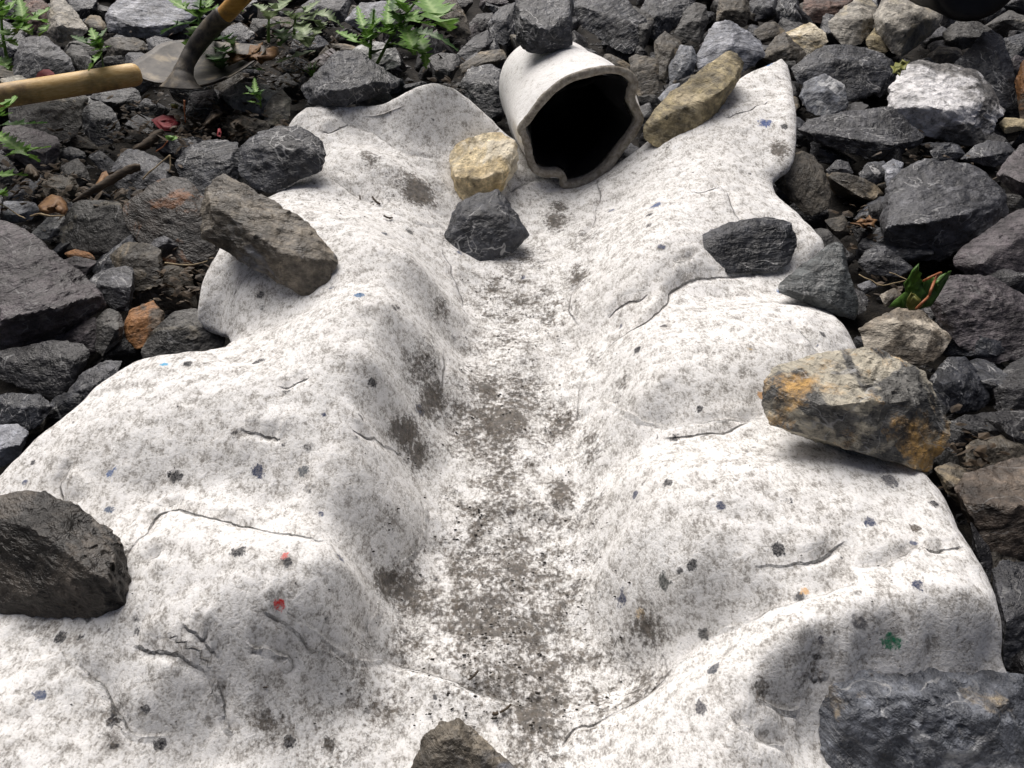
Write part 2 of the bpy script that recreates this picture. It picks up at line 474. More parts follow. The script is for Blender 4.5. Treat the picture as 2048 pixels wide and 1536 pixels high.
# ------------------------------------------------------------------ the felt sheet
EDGE = [(-350,1750,.10),(-380,1300,.12),(-200,1060,.13),(-60,985,.14),(0,928,.14),(50,882,.145),(120,822,.15),(200,752,.15),(270,712,.15),(350,701,.145),(430,691,.135),
 (462,672,.10),(440,650,.075),(402,632,.075),(393,605,.09),(400,555,.11),(425,505,.12),(450,460,.12),(500,410,.12),(560,375,.12),(600,340,.11),(582,285,.12),(575,248,.14),
 (603,214,.155),(640,204,.16),(720,200,.165),(790,184,.18),(840,164,.19),(880,160,.19),(920,172,.18),(960,205,.16),(1000,243,.13),(1040,275,.10),(1080,312,.07),(1150,322,.06),
 (1230,328,.07),(1262,300,.11),(1300,270,.13),(1380,215,.16),(1480,150,.18),(1540,120,.19),(1567,107,.19),(1582,140,.19),(1592,200,.19),(1594,260,.18),(1585,315,.16),
 (1560,337,.148),(1546,354,.140),(1560,388,.136),(1600,420,.136),(1640,455,.14),(1652,490,.14),(1640,540,.11),(1650,590,.11),(1690,640,.13),(1718,690,.13),(1740,740,.12),
 (1780,850,.11),(1830,920,.13),(1865,945,.15),(1892,975,.15),(1930,1050,.155),(1975,1130,.155),(2003,1210,.155),(2012,1250,.15),(2015,1290,.140),(2030,1350,.120),(2075,1430,.10),(2150,1520,.08),(2200,1750,.08)]
CTRL = [
 # channel floor
 (1090,385,.055),(1085,440,.05),(1040,560,.04),(1030,700,.035),(1015,850,.03),(1010,1000,.03),(1000,1150,.03),(1000,1300,.03),(980,1420,.03),(950,1560,.03),(950,1750,.03),
 (960,520,.045),(925,600,.042),(905,700,.042),(890,850,.036),(860,1000,.036),(840,1090,.036),(780,1190,.036),(745,1300,.044),(640,1390,.058),(560,1440,.072),(500,1560,.072),
 (1150,480,.055),(1145,580,.048),(1160,700,.045),(1165,840,.042),(1180,1000,.038),(1180,1130,.038),(1210,1250,.038),(1290,1330,.04),(1200,1420,.035),(1125,1490,.035),
 # top left patch
 (850,190,.178),(900,230,.15),(850,290,.115),(760,255,.135),(660,240,.15),(690,255,.135),(960,290,.11),(1000,340,.085),(880,330,.098),
 (700,300,.135),(770,330,.13),(830,360,.105),(860,410,.085),(900,440,.06),(640,290,.13),(655,345,.12),(740,400,.10),(820,440,.095),
 # left shoulder
 (600,400,.135),(680,430,.145),(760,470,.145),(840,530,.135),(880,570,.09),(700,560,.15),(600,600,.13),(520,620,.115),(480,580,.125),(790,620,.15),(850,680,.105),(870,760,.07),
 (700,680,.165),(760,740,.145),(830,800,.08),(600,720,.165),(500,720,.155),(640,800,.16),(720,840,.135),(800,900,.07),
 (400,770,.165),(300,800,.165),(500,860,.155),(380,900,.15),(250,880,.16),(120,900,.155),(600,930,.14),(700,980,.125),(790,1010,.085),(830,1060,.05),
 (330,1000,.128),(420,990,.13),(540,1020,.125),(660,1060,.118),(200,1000,.14),(60,1000,.14),
 (350,1060,.15),(480,1080,.148),(600,1110,.142),(700,1140,.115),(745,1200,.065),(680,1230,.102),(560,1180,.142),(400,1160,.15),(300,1200,.14),(240,1250,.13),(100,1260,.125),
 (500,1280,.126),(620,1290,.10),(380,1310,.126),(440,1380,.098),(300,1400,.108),(200,1400,.105),(100,1380,.12),(0,1400,.13),(250,1480,.095),(100,1520,.12),(380,1500,.075),(-100,1300,.13),(-200,1560,.12),(200,1700,.10),
 # right shoulder
 (1230,400,.085),(1300,350,.12),(1400,300,.15),(1500,250,.17),(1550,200,.182),(1480,340,.15),(1540,320,.15),(1220,480,.095),(1200,560,.085),(1300,450,.14),(1400,420,.15),(1500,420,.15),(1580,440,.145),
 (1300,540,.135),(1400,520,.14),(1210,640,.075),(1300,610,.118),(1360,580,.12),(1480,550,.122),(1580,545,.12),
 (1300,680,.128),(1400,660,.145),(1520,620,.15),(1620,640,.148),(1680,680,.14),(1250,720,.10),(1210,780,.07),(1300,780,.132),(1420,760,.148),(1560,740,.15),(1640,760,.14),
 (1240,860,.085),(1330,850,.112),(1440,848,.125),(1530,838,.128),(1250,960,.095),(1340,930,.135),(1460,920,.15),(1600,930,.152),(1740,950,.152),(1840,965,.152),
 (1240,1080,.09),(1350,1060,.135),(1500,1050,.155),(1650,1050,.16),(1800,1060,.16),(1900,1080,.158),
 (1260,1200,.075),(1360,1180,.115),(1480,1160,.135),(1600,1120,.15),(1430,1265,.09),(1540,1217,.125),(1660,1182,.14),(1800,1150,.155),(1950,1180,.158),
 (1500,1290,.125),(1620,1260,.15),(1750,1235,.16),(1900,1230,.16),(1980,1240,.155),(1360,1370,.09),(1420,1350,.115),(1260,1440,.06),
 (1600,1310,.138),(1700,1295,.142),(1850,1285,.142),(1960,1285,.138),(1620,1350,.112),(1720,1335,.115),(1850,1330,.115),(1960,1335,.11),
 (1500,1370,.125),(1400,1440,.11),(1300,1490,.08),(1560,1420,.10),(1620,1440,.088),(1480,1480,.115),(1580,1510,.09),(1380,1560,.10),(1240,1600,.06),(1650,1560,.08),(1500,1700,.10),(1800,1600,.065),(2000,1560,.07),(830,1400,.034),(760,1400,.036),(850,1330,.034),(850,1490,.032),(700,1490,.045),(620,1600,.05),(1080,1560,.032),
]
CREASES = [
 [(684,232),(702,246),(764,273),(805,301),(839,313),(884,323)], [(640,268),(668,256),(700,247)],
 [(655,348),(682,372),(720,396),(764,415),(805,434),(832,448),(860,455),(894,461)], [(640,330),(600,352)],
 [(1022,383),(1054,362),(1089,355)], [(1195,359),(1196,410),(1178,458),(1160,478)],
 [(884,497),(914,569),(926,610)], [(1160,562),(1137,596),(1154,651)], [(1297,586),(1249,603),(1215,634)],
 [(1195,715),(1250,668),(1290,640),(1332,604),(1342,580),(1390,560),(1470,546),(1560,540)],
 [(1205,790),(1330,850),(1440,845),(1530,833)], [(1330,880),(1430,868),(1500,850)],
 [(1356,1332),(1420,1271),(1495,1244),(1540,1217),(1598,1198),(1664,1182),(1714,1165)], [(1507,1132),(1606,1126),(1652,1107),(1693,1082)],
 [(1714,1136),(1776,1124),(1838,1086)], [(1851,1103),(1921,1093)], [(1511,1389),(1565,1410),(1598,1420)], [(1606,1349),(1656,1362)], [(1461,1434),(1515,1467),(1565,1492)],
 [(145,919),(122,955),(120,998)], [(286,1000),(315,1016),(357,1010),(382,985)],
 [(249,1116),(299,1054),(332,1027),(394,1029),(477,1043),(540,1054),(602,1070),(648,1078)], [(290,1120),(324,1095)],
 [(266,1286),(324,1298),(374,1315),(415,1352)], [(120,1294),(158,1327),(199,1361),(232,1410),(266,1460),(345,1462)],
 [(369,1249),(407,1282),(436,1315)], [(490,1282),(540,1294),(585,1315),(573,1348)], [(523,1228),(573,1253),(623,1298),(664,1319)],
 [(602,1242),(643,1265),(681,1294),(722,1315),(783,1323),(887,1352),(949,1373),(1032,1398),(1094,1402)], [(755,1195),(735,1253),(726,1273)],
 [(440,1361),(448,1419),(470,1464)], [(1123,1485),(1148,1452),(1198,1435),(1281,1398),(1356,1332)], [(1090,1008),(1136,1029),(1165,1045)],
 [(485,860),(533,865),(557,875)], [(1415,355),(1445,379),(1470,416),(1490,447)], [(1384,387),(1440,380)], [(1353,525),(1388,520)],
 [(700,860),(760,885),(800,915)], [(1000,243),(985,285)], [(850,1000),(835,1080),(760,1150)], [(1580,640),(1640,712)], [(440,690),(500,676),(560,668)],
 [(1640,535),(1600,548)], [(1450,240),(1540,205)], [(890,700),(880,780)], [(1165,760),(1150,840)], [(620,745),(560,770)],
]
SP = 0.0026
class Felt: pass
def build_felt():
    e = np.array(EDGE, float)
    ep = P(e[:, 0], e[:, 1], e[:, 2])
    poly = catmull(ep[:, :2], 7, True)
    c = np.array(CTRL, float)
    cp = P(c[:, 0], c[:, 1], c[:, 2])
    cx = np.concatenate([ep[:, :2], cp[:, :2]]); ch = np.concatenate([e[:, 2], c[:, 2]])
    def ker(d2): return 0.5 * d2 * np.log(d2 + 1e-9)
    n = len(cx)
    d2 = ((cx[:, None] - cx[None]) ** 2).sum(-1)
    A = np.zeros((n + 3, n + 3)); A[:n, :n] = ker(d2) + np.eye(n) * 0.00010
    A[:n, n] = 1; A[:n, n + 1:] = cx; A[n, :n] = 1; A[n + 1:, :n] = cx.T
    sol = np.linalg.solve(A, np.concatenate([ch, np.zeros(3)]))
    cre = []
    for k, cr in enumerate(CREASES):
        q = np.array(cr, float)
        # wander a little so that no fold is drawn with a ruler
        q = catmull(q, 6)
        q = q + np.stack([vnoise(np.stack([q[:, 0] / 22, q[:, 1] / 22, 0 * q[:, 0] + k], 1)), vnoise(np.stack([q[:, 0] / 22, q[:, 1] / 22, 0 * q[:, 0] + k + 40.5], 1))], 1) * 5
        cre.append(q)
    def base(x, y):
        out = np.empty(len(x))
        for s in range(0, len(x), 20000):
            xx = np.stack([x[s:s + 20000], y[s:s + 20000]], 1)
            dd = ((xx[:, None] - cx[None]) ** 2).sum(-1)
            out[s:s + 20000] = ker(dd) @ sol[:n] + sol[n] + xx @ sol[n + 1:]
        return out
    # map creases onto the sheet
    def hit(px, py):
        # first meeting of the line of sight with the sheet: march down, then halve
        px = np.asarray(px, float); py = np.asarray(py, float)
        hi = np.full(len(px), 0.24); lo = np.full(len(px), np.nan)
        prev = hi.copy()
        for hh in np.linspace(0.235, -0.01, 34):
            q = P(px, py, np.full(len(px), hh))
            under = (base(q[:, 0], q[:, 1]) >= hh) & np.isnan(lo)
            lo[under] = hh; hi[under] = prev[under]
            prev = np.full(len(px), hh)
        lo = np.where(np.isnan(lo), 0.0, lo); hi = np.maximum(hi, lo)
        for _ in range(8):
            m_ = (lo + hi) / 2; q = P(px, py, m_)
            u_ = base(q[:, 0], q[:, 1]) >= m_
            lo = np.where(u_, m_, lo); hi = np.where(u_, hi, m_)
        return P(px, py, lo)
    crw = [hit(q[:, 0], q[:, 1]) for q in cre]
    Felt.base = staticmethod(base); Felt.hit = staticmethod(hit)
    x0, y0 = poly.min(0); x1, y1 = poly.max(0)
    nx = int((x1 - x0) / SP) + 2; ny = int((y1 - y0) / SP) + 2
    gx = x0 + np.arange(nx) * SP; gy = y0 + np.arange(ny) * SP
    X, Y = np.meshgrid(gx, gy, indexing='ij')
    # inside test by scan lines
    inside = np.zeros((nx, ny), bool)
    pa, pb = poly, np.roll(poly, -1, 0)
    for j in range(ny):
        yy = gy[j]
        m = (pa[:, 1] <= yy) != (pb[:, 1] <= yy)
        xs = np.sort(pa[m, 0] + (yy - pa[m, 1]) / (pb[m, 1] - pa[m, 1]) * (pb[m, 0] - pa[m, 0]))
        for k in range(0, len(xs) - 1, 2):
            inside[(gx >= xs[k]) & (gx <= xs[k + 1]), j] = True
    q = inside[:-1, :-1] & inside[1:, :-1] & inside[1:, 1:] & inside[:-1, 1:]
    idx = np.arange(nx * ny).reshape(nx, ny)
    quads = np.stack([idx[:-1, :-1][q], idx[1:, :-1][q], idx[1:, 1:][q], idx[:-1, 1:][q]], 1)
    used = np.unique(quads)
    remap = -np.ones(nx * ny, int); remap[used] = np.arange(len(used))
    quads = remap[quads]
    vx = X.ravel()[used].copy(); vy = Y.ravel()[used].copy()
    # border loop
    ed = np.concatenate([quads[:, [0, 1]], quads[:, [1, 2]], quads[:, [2, 3]], quads[:, [3, 0]]])
    key = np.sort(ed, 1); kk = key[:, 0] * (len(used) + 1) + key[:, 1]
    _, inv, cnt = np.unique(kk, return_inverse=True, return_counts=True)
    be = ed[cnt[inv] == 1]
    bv = np.unique(be)
    seg = pb - pa; L2 = (seg ** 2).sum(1) + 1e-12
    def nearest(x, y):
        bp = np.empty((len(x), 2)); bd = np.empty(len(x))
        for s in range(0, len(x), 4000):
            p = np.stack([x[s:s + 4000], y[s:s + 4000]], 1)
            t = np.clip(((p[:, None] - pa[None]) * seg[None]).sum(-1) / L2, 0, 1)
            cl = pa[None] + seg[None] * t[..., None]
            d = ((cl - p[:, None]) ** 2).sum(-1); k = d.argmin(1)
            bp[s:s + 4000] = cl[np.arange(len(k)), k]; bd[s:s + 4000] = np.sqrt(d[np.arange(len(k)), k])
        return bp, bd
    bp, bd = nearest(vx[bv], vy[bv])
    vx[bv], vy[bv] = bp[:, 0], bp[:, 1]
    h = base(vx, vy)
    h = np.where(h < 0.03, 0.03 - 0.008 * (1 - np.exp(-(0.03 - h) / 0.008)), h)
    _, ded = nearest(vx, vy)
    # rounded, slightly drooping rim
    h -= 0.009 * np.clip(1 - ded / 0.018, 0, 1) ** 2
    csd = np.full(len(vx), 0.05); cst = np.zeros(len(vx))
    # creases: pinched furrow with a soft roll on one side
    for k, cw in enumerate(crw):
        lo = cw[:, :2].min(0) - 0.05; hi = cw[:, :2].max(0) + 0.05
        m = np.where((vx > lo[0]) & (vx < hi[0]) & (vy > lo[1]) & (vy < hi[1]))[0]
        if not len(m): continue
        p = np.stack([vx[m], vy[m]], 1)
        a, b = cw[:-1, :2], cw[1:, :2]; sg = b - a
        t = np.clip(((p[:, None] - a[None]) * sg[None]).sum(-1) / ((sg ** 2).sum(1) + 1e-12), 0, 1)
        cl = a[None] + sg[None] * t[..., None]
        dv = p[:, None] - cl
        d = np.sqrt((dv ** 2).sum(-1)); kk = d.argmin(1); ii = np.arange(len(m))
        dd = d[ii, kk]; tt = (kk + t[ii, kk]) / len(sg)
        side = np.sign(sg[kk, 0] * dv[ii, kk, 1] - sg[kk, 1] * dv[ii, kk, 0])
        tap = np.clip(np.minimum(tt, 1 - tt) * 5, 0, 1) ** 0.7
        wob = 0.75 + 0.5 * vnoise(np.stack([tt * 7, 0 * tt + k, 0 * tt], 1))
        sgn = 1 if k % 2 else -1
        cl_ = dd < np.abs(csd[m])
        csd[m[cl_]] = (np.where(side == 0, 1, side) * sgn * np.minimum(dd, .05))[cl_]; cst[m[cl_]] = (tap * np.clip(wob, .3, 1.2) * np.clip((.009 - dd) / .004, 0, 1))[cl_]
        h[m] += tap * wob * (-0.0060 * np.exp(-(dd / 0.0046) ** 2) + 0.0040 * np.where(side == sgn, np.exp(-((dd - 0.010) / 0.012) ** 2), 0.35 * np.exp(-((dd - 0.012) / 0.016) ** 2)))
    q3 = np.stack([vx, vy, 0 * vx], 1)
    h += 0.0035 * fbm(q3 * 14, 3) + 0.0011 * fbm(q3 * 60, 3)
    V = np.stack([vx, vy, SLOPE * vy + h], 1)
    nb = len(V)
    # thickness: an edge strip and a turned-under strip
    pos = {int(v): i for i, v in enumerate(bv)}
    inward = np.zeros((len(bv), 2))
    cent = np.zeros((len(bv), 2)); cn = np.zeros(len(bv))
    for a, b in be:
        tv = V[b, :2] - V[a, :2]; nrm = np.array([-tv[1], tv[0]]); nrm /= np.linalg.norm(nrm) + 1e-9
        inward[pos[int(a)]] += nrm; inward[pos[int(b)]] += nrm
    inward /= np.linalg.norm(inward, axis=1)[:, None] + 1e-9
    r1 = V[bv].copy(); r1[:, :2] -= inward * 0.0015; r1[:, 2] -= 0.0045
    r2 = V[bv].copy(); r2[:, 2] -= 0.0105
    r3 = V[bv].copy(); r3[:, :2] += inward * 0.02; r3[:, 2] -= 0.013
    V = np.concatenate([V, r1, r2, r3]); B = len(bv)
    F = [tuple(f) for f in quads]
    for a, b in be:
        ia, ib = pos[int(a)], pos[int(b)]
        prev = (int(a), int(b))
        for k in range(3):
            na, nbn = nb + k * B + ia, nb + k * B + ib
            F.append((prev[1], prev[0], na, nbn)); prev = (na, nbn)
    o = mesh_obj('felt_sheet', V, F, M_FELT)
    me = o.data
    # stains and coloured flecks
    dirt = np.zeros(len(V))
    DIRT = [(1040,520,60,.45),(1000,600,90,.5),(1090,620,80,.45),(1020,700,110,.45),(1000,800,100,.7),(985,850,90,.95),(1115,850,50,.8),(1000,950,110,.5),(1000,1050,130,.55),(1010,1150,170,.72),(1000,1230,190,.75),(1060,1330,160,.75),
     (1060,1420,110,.75),(840,385,34,1.5),(815,360,30,.7),(850,400,18,1.2),(740,320,30,.5),(1112,438,30,.9),(1118,415,18,1.0),(845,735,45,.85),(860,690,30,.8),(815,870,34,1.3),(790,855,20,1.2),(830,910,36,1.1),(860,800,45,.9),(880,620,30,.6),(870,560,22,.4),
     (1120,990,34,.9),(1245,760,22,.7),(1230,800,18,.55),(1150,560,32,.8),(1140,620,28,.55),(775,1165,36,1.0),(800,1180,60,.7),(1300,1262,45,.7),(1290,1375,60,.65),(1240,1330,70,.5),(850,1250,110,.55),(980,790,28,1.1),
     (1000,640,90,.3),(520,1440,30,.7),(450,1380,30,.6),(560,1460,80,.35),(640,1500,90,.35),(230,1440,40,.5),(720,1420,120,.35),(820,510,22,.5),(660,560,30,.18),(760,400,40,.3),(1830,290,26,.0),(1560,300,22,1.0),(1185,720,30,.4),(900,480,30,.5),
     (1620,1345,60,.35),(1520,1380,26,.5),(1190,1010,40,.6),(1180,880,50,.5),(660,215,16,.8),(1170,480,40,.5),(1240,690,40,.2),(250,1100,20,.5),(90,1250,60,.25),(480,900,50,.12)]
    D = np.array(DIRT); dp = hit(D[:, 0], D[:, 1])
    for (px, py, r, am), c3 in zip(DIRT, dp):
        rm = r * depth(c3) / FPX
        d = ((V[:, 0] - c3[0]) / rm) ** 2 + ((V[:, 1] - c3[1]) / (rm * 1.35)) ** 2 + ((V[:, 2] - c3[2]) / rm) ** 2
        dirt = np.maximum(dirt, am * np.exp(-d))
    fl = np.zeros(len(V)); fc = np.full((len(V), 4), .03); fc[:, 3] = 1
    BLU, DRK, NVY = (.03, .07, .22), (.02, .02, .024), (.045, .055, .10)
    FLECK = [(555,1205,11,(.62,.03,.03)),(569,1112,8,(.65,.16,.14)),(573,1122,13,DRK),(1783,1281,15,(.02,.20,.10)),(1530,245,10,BLU),(1535,127,8,(.03,.16,.42)),(718,590,9,(.05,.14,.28)),(327,728,6,(.05,.35,.6)),(375,727,8,DRK),(1312,412,10,(.06,.10,.22)),
     (350,955,12,DRK),(478,1105,13,DRK),(515,942,12,NVY),(605,942,12,(.10,.11,.12)),(217,944,9,(.12,.18,.34)),(218,1021,9,(.05,.08,.14)),(517,716,10,DRK),(570,780,9,DRK),(470,865,7,DRK),(1335,968,9,DRK),(1443,1010,8,NVY),(1576,997,9,DRK),
     (1740,1041,10,NVY),(1830,1056,9,(.09,.075,.06)),(1870,1005,9,DRK),(1385,1129,10,DRK),(1556,1097,12,DRK),(1330,1164,14,(.07,.075,.07)),(1835,1170,10,NVY),(1780,958,15,(.10,.10,.11)),(1410,1268,10,(.08,.08,.08)),(1640,675,9,DRK),(522,590,9,DRK),
     (750,575,0,DRK),(797,612,7,DRK),(745,765,9,DRK),(790,615,7,DRK),(840,820,12,NVY),(648,826,7,NVY),(690,580,0,DRK),(1525,225,0,DRK),(1880,1010,0,DRK),(680,1113,11,NVY),(770,470,6,(.07,.08,.10)),(850,1190,9,DRK),(893,1200,9,DRK),
     (1240,650,6,NVY),(1565,578,9,(.06,.14,.32)),(1400,820,7,DRK),(1350,880,9,DRK),(1270,990,8,NVY),(1245,1195,12,NVY),(1640,1280,9,(.07,.07,.09)),(1430,1340,13,(.05,.055,.07)),(1400,1415,11,(.08,.08,.09)),(1280,1225,10,(.72,.58,.40)),
     (1610,1184,7,(.65,.42,.22)),(230,1490,10,DRK),(320,1490,10,DRK),(580,1480,12,DRK),(660,1485,13,(.05,.045,.04)),(120,1275,11,DRK),(155,1275,8,DRK),(270,1262,8,DRK),(80,1390,10,(.10,.12,.18)),(225,1445,10,DRK),(890,390,0,DRK),(550,412,9,(.08,.11,.2)),
     (820,465,8,(.06,.06,.06)),(1300,430,6,DRK),(1570,250,7,DRK),(1480,150,6,DRK),(1450,470,6,DRK),(1430,465,8,(.1,.1,.13)),(1322,498,8,(.12,.13,.18)),(1275,700,8,DRK),(1330,650,7,DRK),(1500,700,6,(.4,.28,.12)),(1520,790,7,(.5,.28,.12))]
    FLECK = [f for f in FLECK if f[2] > 0]
    D = np.array([f[:2] for f in FLECK], float); dp = hit(D[:, 0], D[:, 1])
    for (px, py, r, colr), c3 in zip(FLECK, dp):
        rm = r * 1.35 * depth(c3) / FPX
        v = np.exp(-(((V[:, 0] - c3[0]) / rm) ** 2 + ((V[:, 1] - c3[1]) / (rm * 1.1)) ** 2 + ((V[:, 2] - c3[2]) / rm) ** 2))
        m = v > np.maximum(fl, .02)
        fc[m, :3] = colr
        fl = np.maximum(fl, v)
    pad = np.zeros(len(V) - len(csd))
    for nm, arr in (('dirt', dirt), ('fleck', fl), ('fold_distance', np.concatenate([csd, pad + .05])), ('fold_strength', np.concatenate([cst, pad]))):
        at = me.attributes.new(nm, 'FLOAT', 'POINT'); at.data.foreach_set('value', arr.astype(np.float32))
    at = me.attributes.new('fleck_colour', 'FLOAT_COLOR', 'POINT'); at.data.foreach_set('color', fc.astype(np.float32).ravel())
    tag(o, 'thick white grey-flecked felt sheet draped into a channel over the rocks', 'felt')
    Felt.poly = poly; Felt.obj = o
build_felt()

def in_felt(x, y, grow=0.0):
    p = Felt.poly; q = np.roll(p, -1, 0)
    m = (p[:, 1] <= y) != (q[:, 1] <= y)
    xs = p[m, 0] + (y - p[m, 1]) / (q[m, 1] - p[m, 1]) * (q[m, 0] - p[m, 0])
    return (np.sum(xs > x) % 2) == 1

# ------------------------------------------------------------------ stones
_ico = {}
def ico(n):
    if n not in _ico:
        bm = bmesh.new(); bmesh.ops.create_icosphere(bm, subdivisions=n, radius=1.0)
        v = np.array([x.co[:] for x in bm.verts]); f = [tuple(x.index for x in fc.verts) for fc in bm.faces]
        bm.free(); _ico[n] = (v / np.linalg.norm(v, axis=1)[:, None], f)
    return _ico[n]

def hull_planes(pts):
    bm = bmesh.new()
    for p in pts: bm.verts.new(tuple(map(float, p)))
    r = bmesh.ops.convex_hull(bm, input=bm.verts)
    bm.normal_update()
    ns, ds = [], []
    for f in bm.faces:
        if f.calc_area() > 1e-9:
            ns.append(f.normal[:]); ds.append(f.normal.dot(f.verts[0].co))
    bm.free()
    ns = np.array(ns); ds = np.array(ds)
    c = pts.mean(0)
    s = np.sign(ds - ns @ c); s[s == 0] = 1
    ns, ds = ns * s[:, None], ds * s
    keep = []
    for i in range(len(ns)):
        if all(not (ns[i] @ ns[j] > 0.985 and abs(ds[i] - ds[j] - (ns[i] - ns[j]) @ c) < 0.004) for j in keep): keep.append(i)
    return ns[keep], ds[keep]

def stone_mesh(pts, seed, sub, rough=1.0, kk=260.0, chips=9, bedding=None):
    """solid stone inside the hull of pts: chipped corners, bedding steps and broken faces"""
    rg = np.random.default_rng(seed)
    ns, ds = hull_planes(pts)
    lo, hi = pts.min(0), pts.max(0)
    c0 = pts.mean(0)
    size = float(np.cbrt(np.prod(hi - lo)))
    rel = pts - c0
    cn = rg.normal(size=(chips, 3)); cn /= np.linalg.norm(cn, axis=1)[:, None]
    cd = (rel @ cn.T).max(0) * (1 - rg.uniform(.08, .36, chips) ** 2)
    ns = np.concatenate([ns, cn]); dd = np.concatenate([ds - (ns[:len(ds)] @ c0), cd])
    dd = np.maximum(dd, size * 0.05)
    cov = rel.T @ rel / len(rel)
    ev, ax = np.linalg.eigh(cov)
    A = ax * np.sqrt(np.maximum(ev, ev.max() * 0.06))
    u, F = ico(sub)
    An = ns @ A
    q = np.clip((u @ An.T) / dd, 0, None)
    mx = q.max(1)
    r = 1 / (mx * ((q / mx[:, None]) ** kk).sum(1) ** (1 / kk))
    V = (u * r[:, None]) @ A.T
    sp = rg.uniform(0, 50, 3)
    bd = rg.normal(size=3) if bedding is None else np.array(bedding, float)
    bd /= np.linalg.norm(bd)
    f1 = fbm(V / size * 2.2 + sp, 3)
    f2 = 1 - np.abs(fbm(V / size * 4.5 + sp + 9, 3)) * 2
    b = (V @ bd) / (size * 0.085) + 1.3 * f1 + 0.8 * fbm(V / size * 6 + sp, 2)
    fr = b - np.floor(b)
    step = np.minimum(fr / 0.82, (1 - fr) / 0.18)
    dsp = 0.014 * f1 + 0.008 * f2 + 0.016 * (step - 0.5) * np.clip(f1 * 1.5 + .1, 0, 1) + 0.015 * fbm(V / size * 11 + sp, 4, .62)
    rad = np.linalg.norm(V, axis=1)
    V = V + V / rad[:, None] * (dsp * size * rough )[:, None]
    return V, F, c0

def ray_surface(px, py, h):
    return P(np.array([px], float), np.array([py], float), np.array([h], float))[0]

def trace_stone(name, poly, ridge, kind, label, on=None, base=0.03, fatt=1.0, group=None, cat='rock', seed=1, push=0.0, rough=1.0, ymax=None, depth_of=None):
    poly = np.array(poly, float)
    poly = poly.mean(0) + (poly - poly.mean(0)) * 1.035
    yb = poly[:, 1].max() if ymax is None else ymax
    bot = poly[poly[:, 1].argmax()]
    if depth_of:
        z0 = depth_of
    elif on == 'felt':
        z0 = depth(Felt.hit(np.array([bot[0]]), np.array([yb]))[0])
    else:
        z0 = depth(ray_surface(bot[0], yb, base))
    H = (poly[:, 1].max() - poly[:, 1].min()) / FPX * z0
    W = (poly[:, 0].max() - poly[:, 0].min()) / FPX * z0
    mn = min(H, W)
    TILT = 0.30 if on == 'felt' else 0.45
    ym = 0.5 * (poly[:, 1].max() + poly[:, 1].min())
    zc = z0 + 0.04 * mn + TILT * H * 0.5 + push
    if on == 'felt':
        # stand clear of the sheet all along the lower outline
        lowp = poly[poly[:, 1] > ym - 0.05 * (poly[:, 1].max() - poly[:, 1].min())]
        lowp = lowp[(lowp[:, 1] < 1530)] if (lowp[:, 1] < 1530).sum() > 1 else lowp
        zz = np.array([depth(q_) for q_ in Felt.hit(lowp[:, 0], lowp[:, 1])])
        zc = min(zc, float((zz - TILT * (ym - lowp[:, 1]) / FPX * zc).min()) + 0.026)
        zc += push
    def zl(y): return zc + TILT * (ym - y) / FPX * zc       # base nearer, back of the top farther
    cpx = poly.mean(0)
    def updown(x, y):
        a, b = poly, np.roll(poly, -1, 0)
        m = (a[:, 0] <= x) != (b[:, 0] <= x)
        ys = a[m, 1] + (x - a[m, 0]) / (b[m, 0] - a[m, 0]) * (b[m, 1] - a[m, 1])
        if len(ys) < 2: return 0, 0
        return max(y - ys.min(), 0), max(ys.max() - y, 0)
    if not ridge:
        x0, x1 = poly[:, 0].min(), poly[:, 0].max(); y0, y1 = poly[:, 1].min(), poly[:, 1].max()
        rg = random.Random(seed)
        fy = rg.uniform(.38, .55); sl_ = rg.uniform(-.15, .15)
        ridge = [(x0 + (x1 - x0) * t, y0 + (y1 - y0) * (fy + sl_ * (t - .5) * 2 + rg.uniform(-.06, .06))) for t in (.27, .52, .76)]
    pts = [PZ(p[0], p[1], zl(p[1])) for p in poly]
    for (x, y) in ridge:
        up, dn = updown(x, y)
        d = min(0.70 * up, 1.35 * dn) / FPX * zc * 0.95 * fatt
        d = min(max(d, 0.10 * mn), 0.60 * mn)
        pts.append(PZ(x, y, zl(y) - d))
    bk = cpx + (poly - cpx) * 0.74
    pts += [PZ(p[0], p[1], zl(p[1]) + 0.34 * mn) for p in bk]
    pts = np.array(pts)
    wpx = max(poly[:, 0].max() - poly[:, 0].min(), poly[:, 1].max() - poly[:, 1].min())
    sub = 6 if wpx > 230 else (5 if wpx > 70 else 4)
    V, F, c0 = stone_mesh(pts, seed * 13 + 5, sub, rough)
    # turn the stone's own axes so that its grain runs its own way
    rr = random.Random(seed * 7 + 1)
    R = Matrix.Rotation(rr.uniform(0, 6.3), 3, 'Z') @ Matrix.Rotation(rr.uniform(-1.1, 1.1), 3, 'X') @ Matrix.Rotation(rr.uniform(0, 6.3), 3, 'Z')
    V = V @ np.array(R)
    o = mesh_obj(name, V, F, RM[kind], sharp=34, loc=c0)
    o.rotation_euler = R.to_euler()
    tag(o, label, cat, group)
    return o

